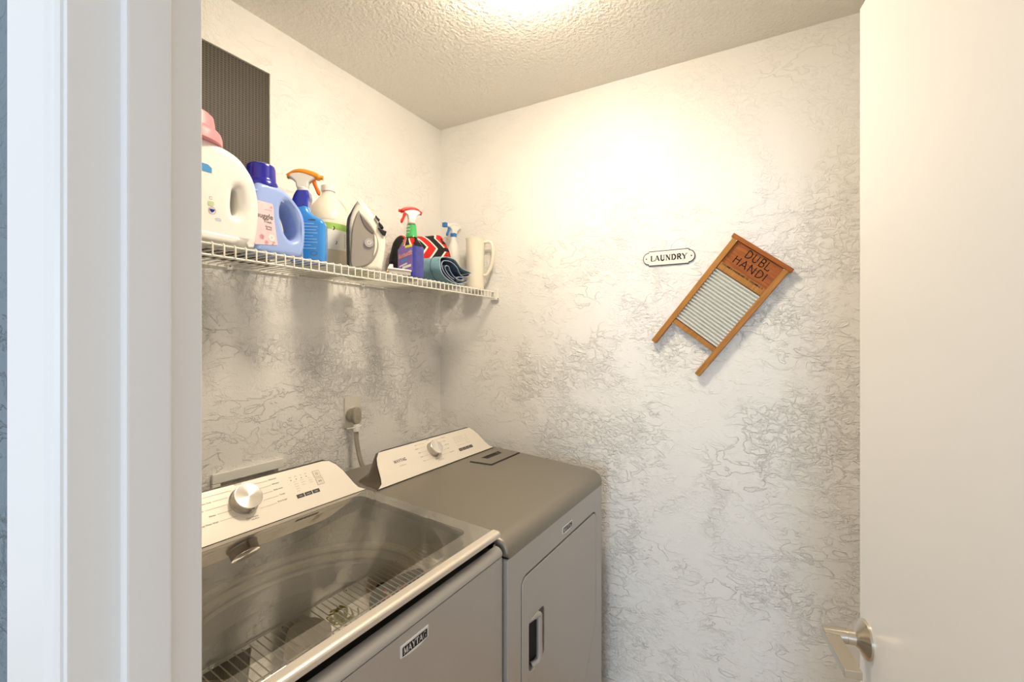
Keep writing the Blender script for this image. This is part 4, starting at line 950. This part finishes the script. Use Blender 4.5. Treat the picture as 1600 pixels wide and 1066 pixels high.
cb = thing('lint_brush', 'grey oval brush with a white looped rim lying at the shelf front edge', 'brush', (1.20, 1.125, Z0))
lp_ = [(1.150, 1.128), (1.175, 1.118), (1.205, 1.109), (1.232, 1.107), (1.2385, 1.116), (1.228, 1.128), (1.200, 1.138), (1.170, 1.142)]
ov = spline(lp_, 4, True)
obj('pad', MB(GREYP).prism(ov, Z0+.001, Z0+.019, I4, .003), cb, ang=40)
obj('rim', MB(WPL).tube([(a, b_, Z0+.017) for a, b_ in ov], .0034, 8, True), cb, ang=60, label='white rim')

# ================================================================== WALL DECOR
XW = XR-.0005
Msg = frame((XW, .355, 1.7295), (0, -1, 0), (0, 0, 1))         # x right in view, z toward room (-x)
sg = thing('laundry_sign', 'small white enamel plaque with black border reading LAUNDRY', 'sign', (XW, .355, 1.7295))
def plaque(g):
    pts = [(-.0715-g*.3, .0275+g), (.0715+g*.3, .0275+g), (.0715+g*.3, .0225+g)]
    pts += arc(.0715, 0, .0215+g, .0225+g, 80, -80, 14)
    pts += [(.0715+g*.3, -.0225-g), (.0715+g*.3, -.0275-g), (-.0715-g*.3, -.0275-g), (-.0715-g*.3, -.0225-g)]
    pts += arc(-.0715, 0, .0215+g, .0225+g, 260, 100, 14)
    pts += [(-.0715-g*.3, .0225+g)]
    return pts
pl_ = obj('plaque', MB(mat('sign_black', (0.012, 0.012, 0.013), 0.35)).prism(plaque(.0006), 0, .0045, Msg, .0008), sg, ang=35, label='black rimmed plate')
child('face', MB(mat('sign_enamel', (0.84, 0.80, 0.72), 0.35)).prism(plaque(-.0024), .0045, .0051, Msg), pl_, sg, ang=35, label='white face')
mb = MB(DARK); letters(mb, 'LAUNDRY', Msg @ Matrix.Translation((0, -.0100, .0055)), .0205, .22, .10, .16, .97, .06)
child('lettering', mb, pl_, sg, smooth=False, label='black serif capitals LAUNDRY')
for sx_ in (-1, 1): child('screw', MB(RIMM).lathe([(.0026, .0051), (.0022, .0065), (.0005, .0068)], Msg @ Matrix.Translation((sx_*.0805, 0, 0)), 12), pl_, sg)
# washboard
ey_ = Vector((0, .616, -.788)).normalized(); ex_ = Vector((0, -.788, -.616)).normalized()
OW = Vector((1.770, .1315, 1.7895))
wbt = thing('washboard', 'old wooden washboard with ribbed zinc panel hanging tilted on the back wall', 'washboard', (1.785, .15, 1.55))
Mw = frame(OW, ex_, -ey_)                                          # x across, y = up along the board (negative = down), z out
if Mw.to_3x3().col[2].x > 0: print('flip')
Wd = .2215
def dn_(a, b): return (-b, -a)
LG = .4615
def wb(name, x0, x1, d0, d1, z0, z1, m, bev=.0015, label=None):
    b_ = MB(m).box(x0, x1, -d1, -d0, z0, z1, bev, 2, I4)
    inv = wbt['_inv']; Mi = Matrix([inv[i*4:i*4+4] for i in range(4)])
    o = obj(name, b_, wbt, world=False, ang=30, label=label); o.matrix_local = Mi @ Mw; return o
wb('leg', .004, .0235, .014, LG, -.020, .002, WOODA, .003, label='left wooden leg')
wb('leg', Wd-.0255, Wd-.006, .014, LG, -.020, .002, WOODA, .003, label='right wooden leg')
wb('top_rail', -.002, Wd, 0, .0145, -.021, .004, WOODP, .0015)
wb('bottom_rail', .0235, Wd-.0255, .347, .364, -.016, -.002, WOODA)
wb('soap_rail', .0235, Wd-.0255, .098, .124, -.014, -.0025, WOODA)
pan = wb('name_panel', .0235, Wd-.0255, .0145, .100, -.014, -.0075, WOODP)
mb = MB(ZINC); prof = []
nr = 19; y_ = .124; step = (.347-.124)/nr
for i in range(nr):
    for k in range(8):
        prof.append((-(y_+step*(i+k/8)), -.0140+.0105*math.sin(PI*k/8)**.7))
prof.append((-.347, -.0140))
V = []; F = []
for (yy, zz) in prof: V += [(.0235, yy, zz), (Wd-.0255, yy, zz), (.0235, yy, -.0155), (Wd-.0255, yy, -.0155)]
for i in range(len(prof)-1): a_ = i*4; F += [(a_, a_+1, a_+5, a_+4), (a_+2, a_+6, a_+7, a_+3)]
F += [(0, 2, 3, 1)]; a_ = (len(prof)-1)*4; F += [(a_, a_+1, a_+3, a_+2)]
mb.add(V, F)
o = obj('ribbed_panel', mb, wbt, world=False, ang=60, label='ribbed zinc washing surface'); inv = wbt['_inv']; o.matrix_local = Matrix([inv[i*4:i*4+4] for i in range(4)]) @ Mw
mb = MB(mat('black_stencil', (0.006, 0.005, 0.004), 0.7, spec=0.2)); k_ = .110
letters(mb, 'DUBL', Mw @ Matrix.Translation((.117, -.047, -.0070)), .0270, k_, k_, 0, 1.02, .02)
letters(mb, 'HANDI', Mw @ Matrix.Translation((.112, -.082, -.0070)), .0270, k_, k_, 0, 1.12, .02)
mb.text('COLUMBUS WASHBOARD CO. COLUMBUS, O.', Mw @ Matrix.Translation((.110, -.1050, -.0019)), .0056, 'CENTER', .0002, width=.98)
mb.use(mat('faded_ink', (0.20, 0.06, 0.02), 0.6)).text('A WASHBOARD FOR SILKS, HOSIERY AND LINGERIE', Mw @ Matrix.Translation((.110, -.0935, -.0070)), .0036, 'CENTER', .0001)
obj('lettering', mb, wbt, smooth=False, label='black printed name')
for sx_, dd2 in ((.021, .017), (Wd-.023, .017), (.026, .366)):
    obj('nail', MB(CHROME).lathe([(.0022, 0), (.0018, .001), (.0003, .0013)], Mw @ Matrix.Translation((sx_, -dd2, .002 if dd2 < .1 else -.002)), 10), wbt)

for e in ROOTS:
    if '_inv' in e: del e['_inv']
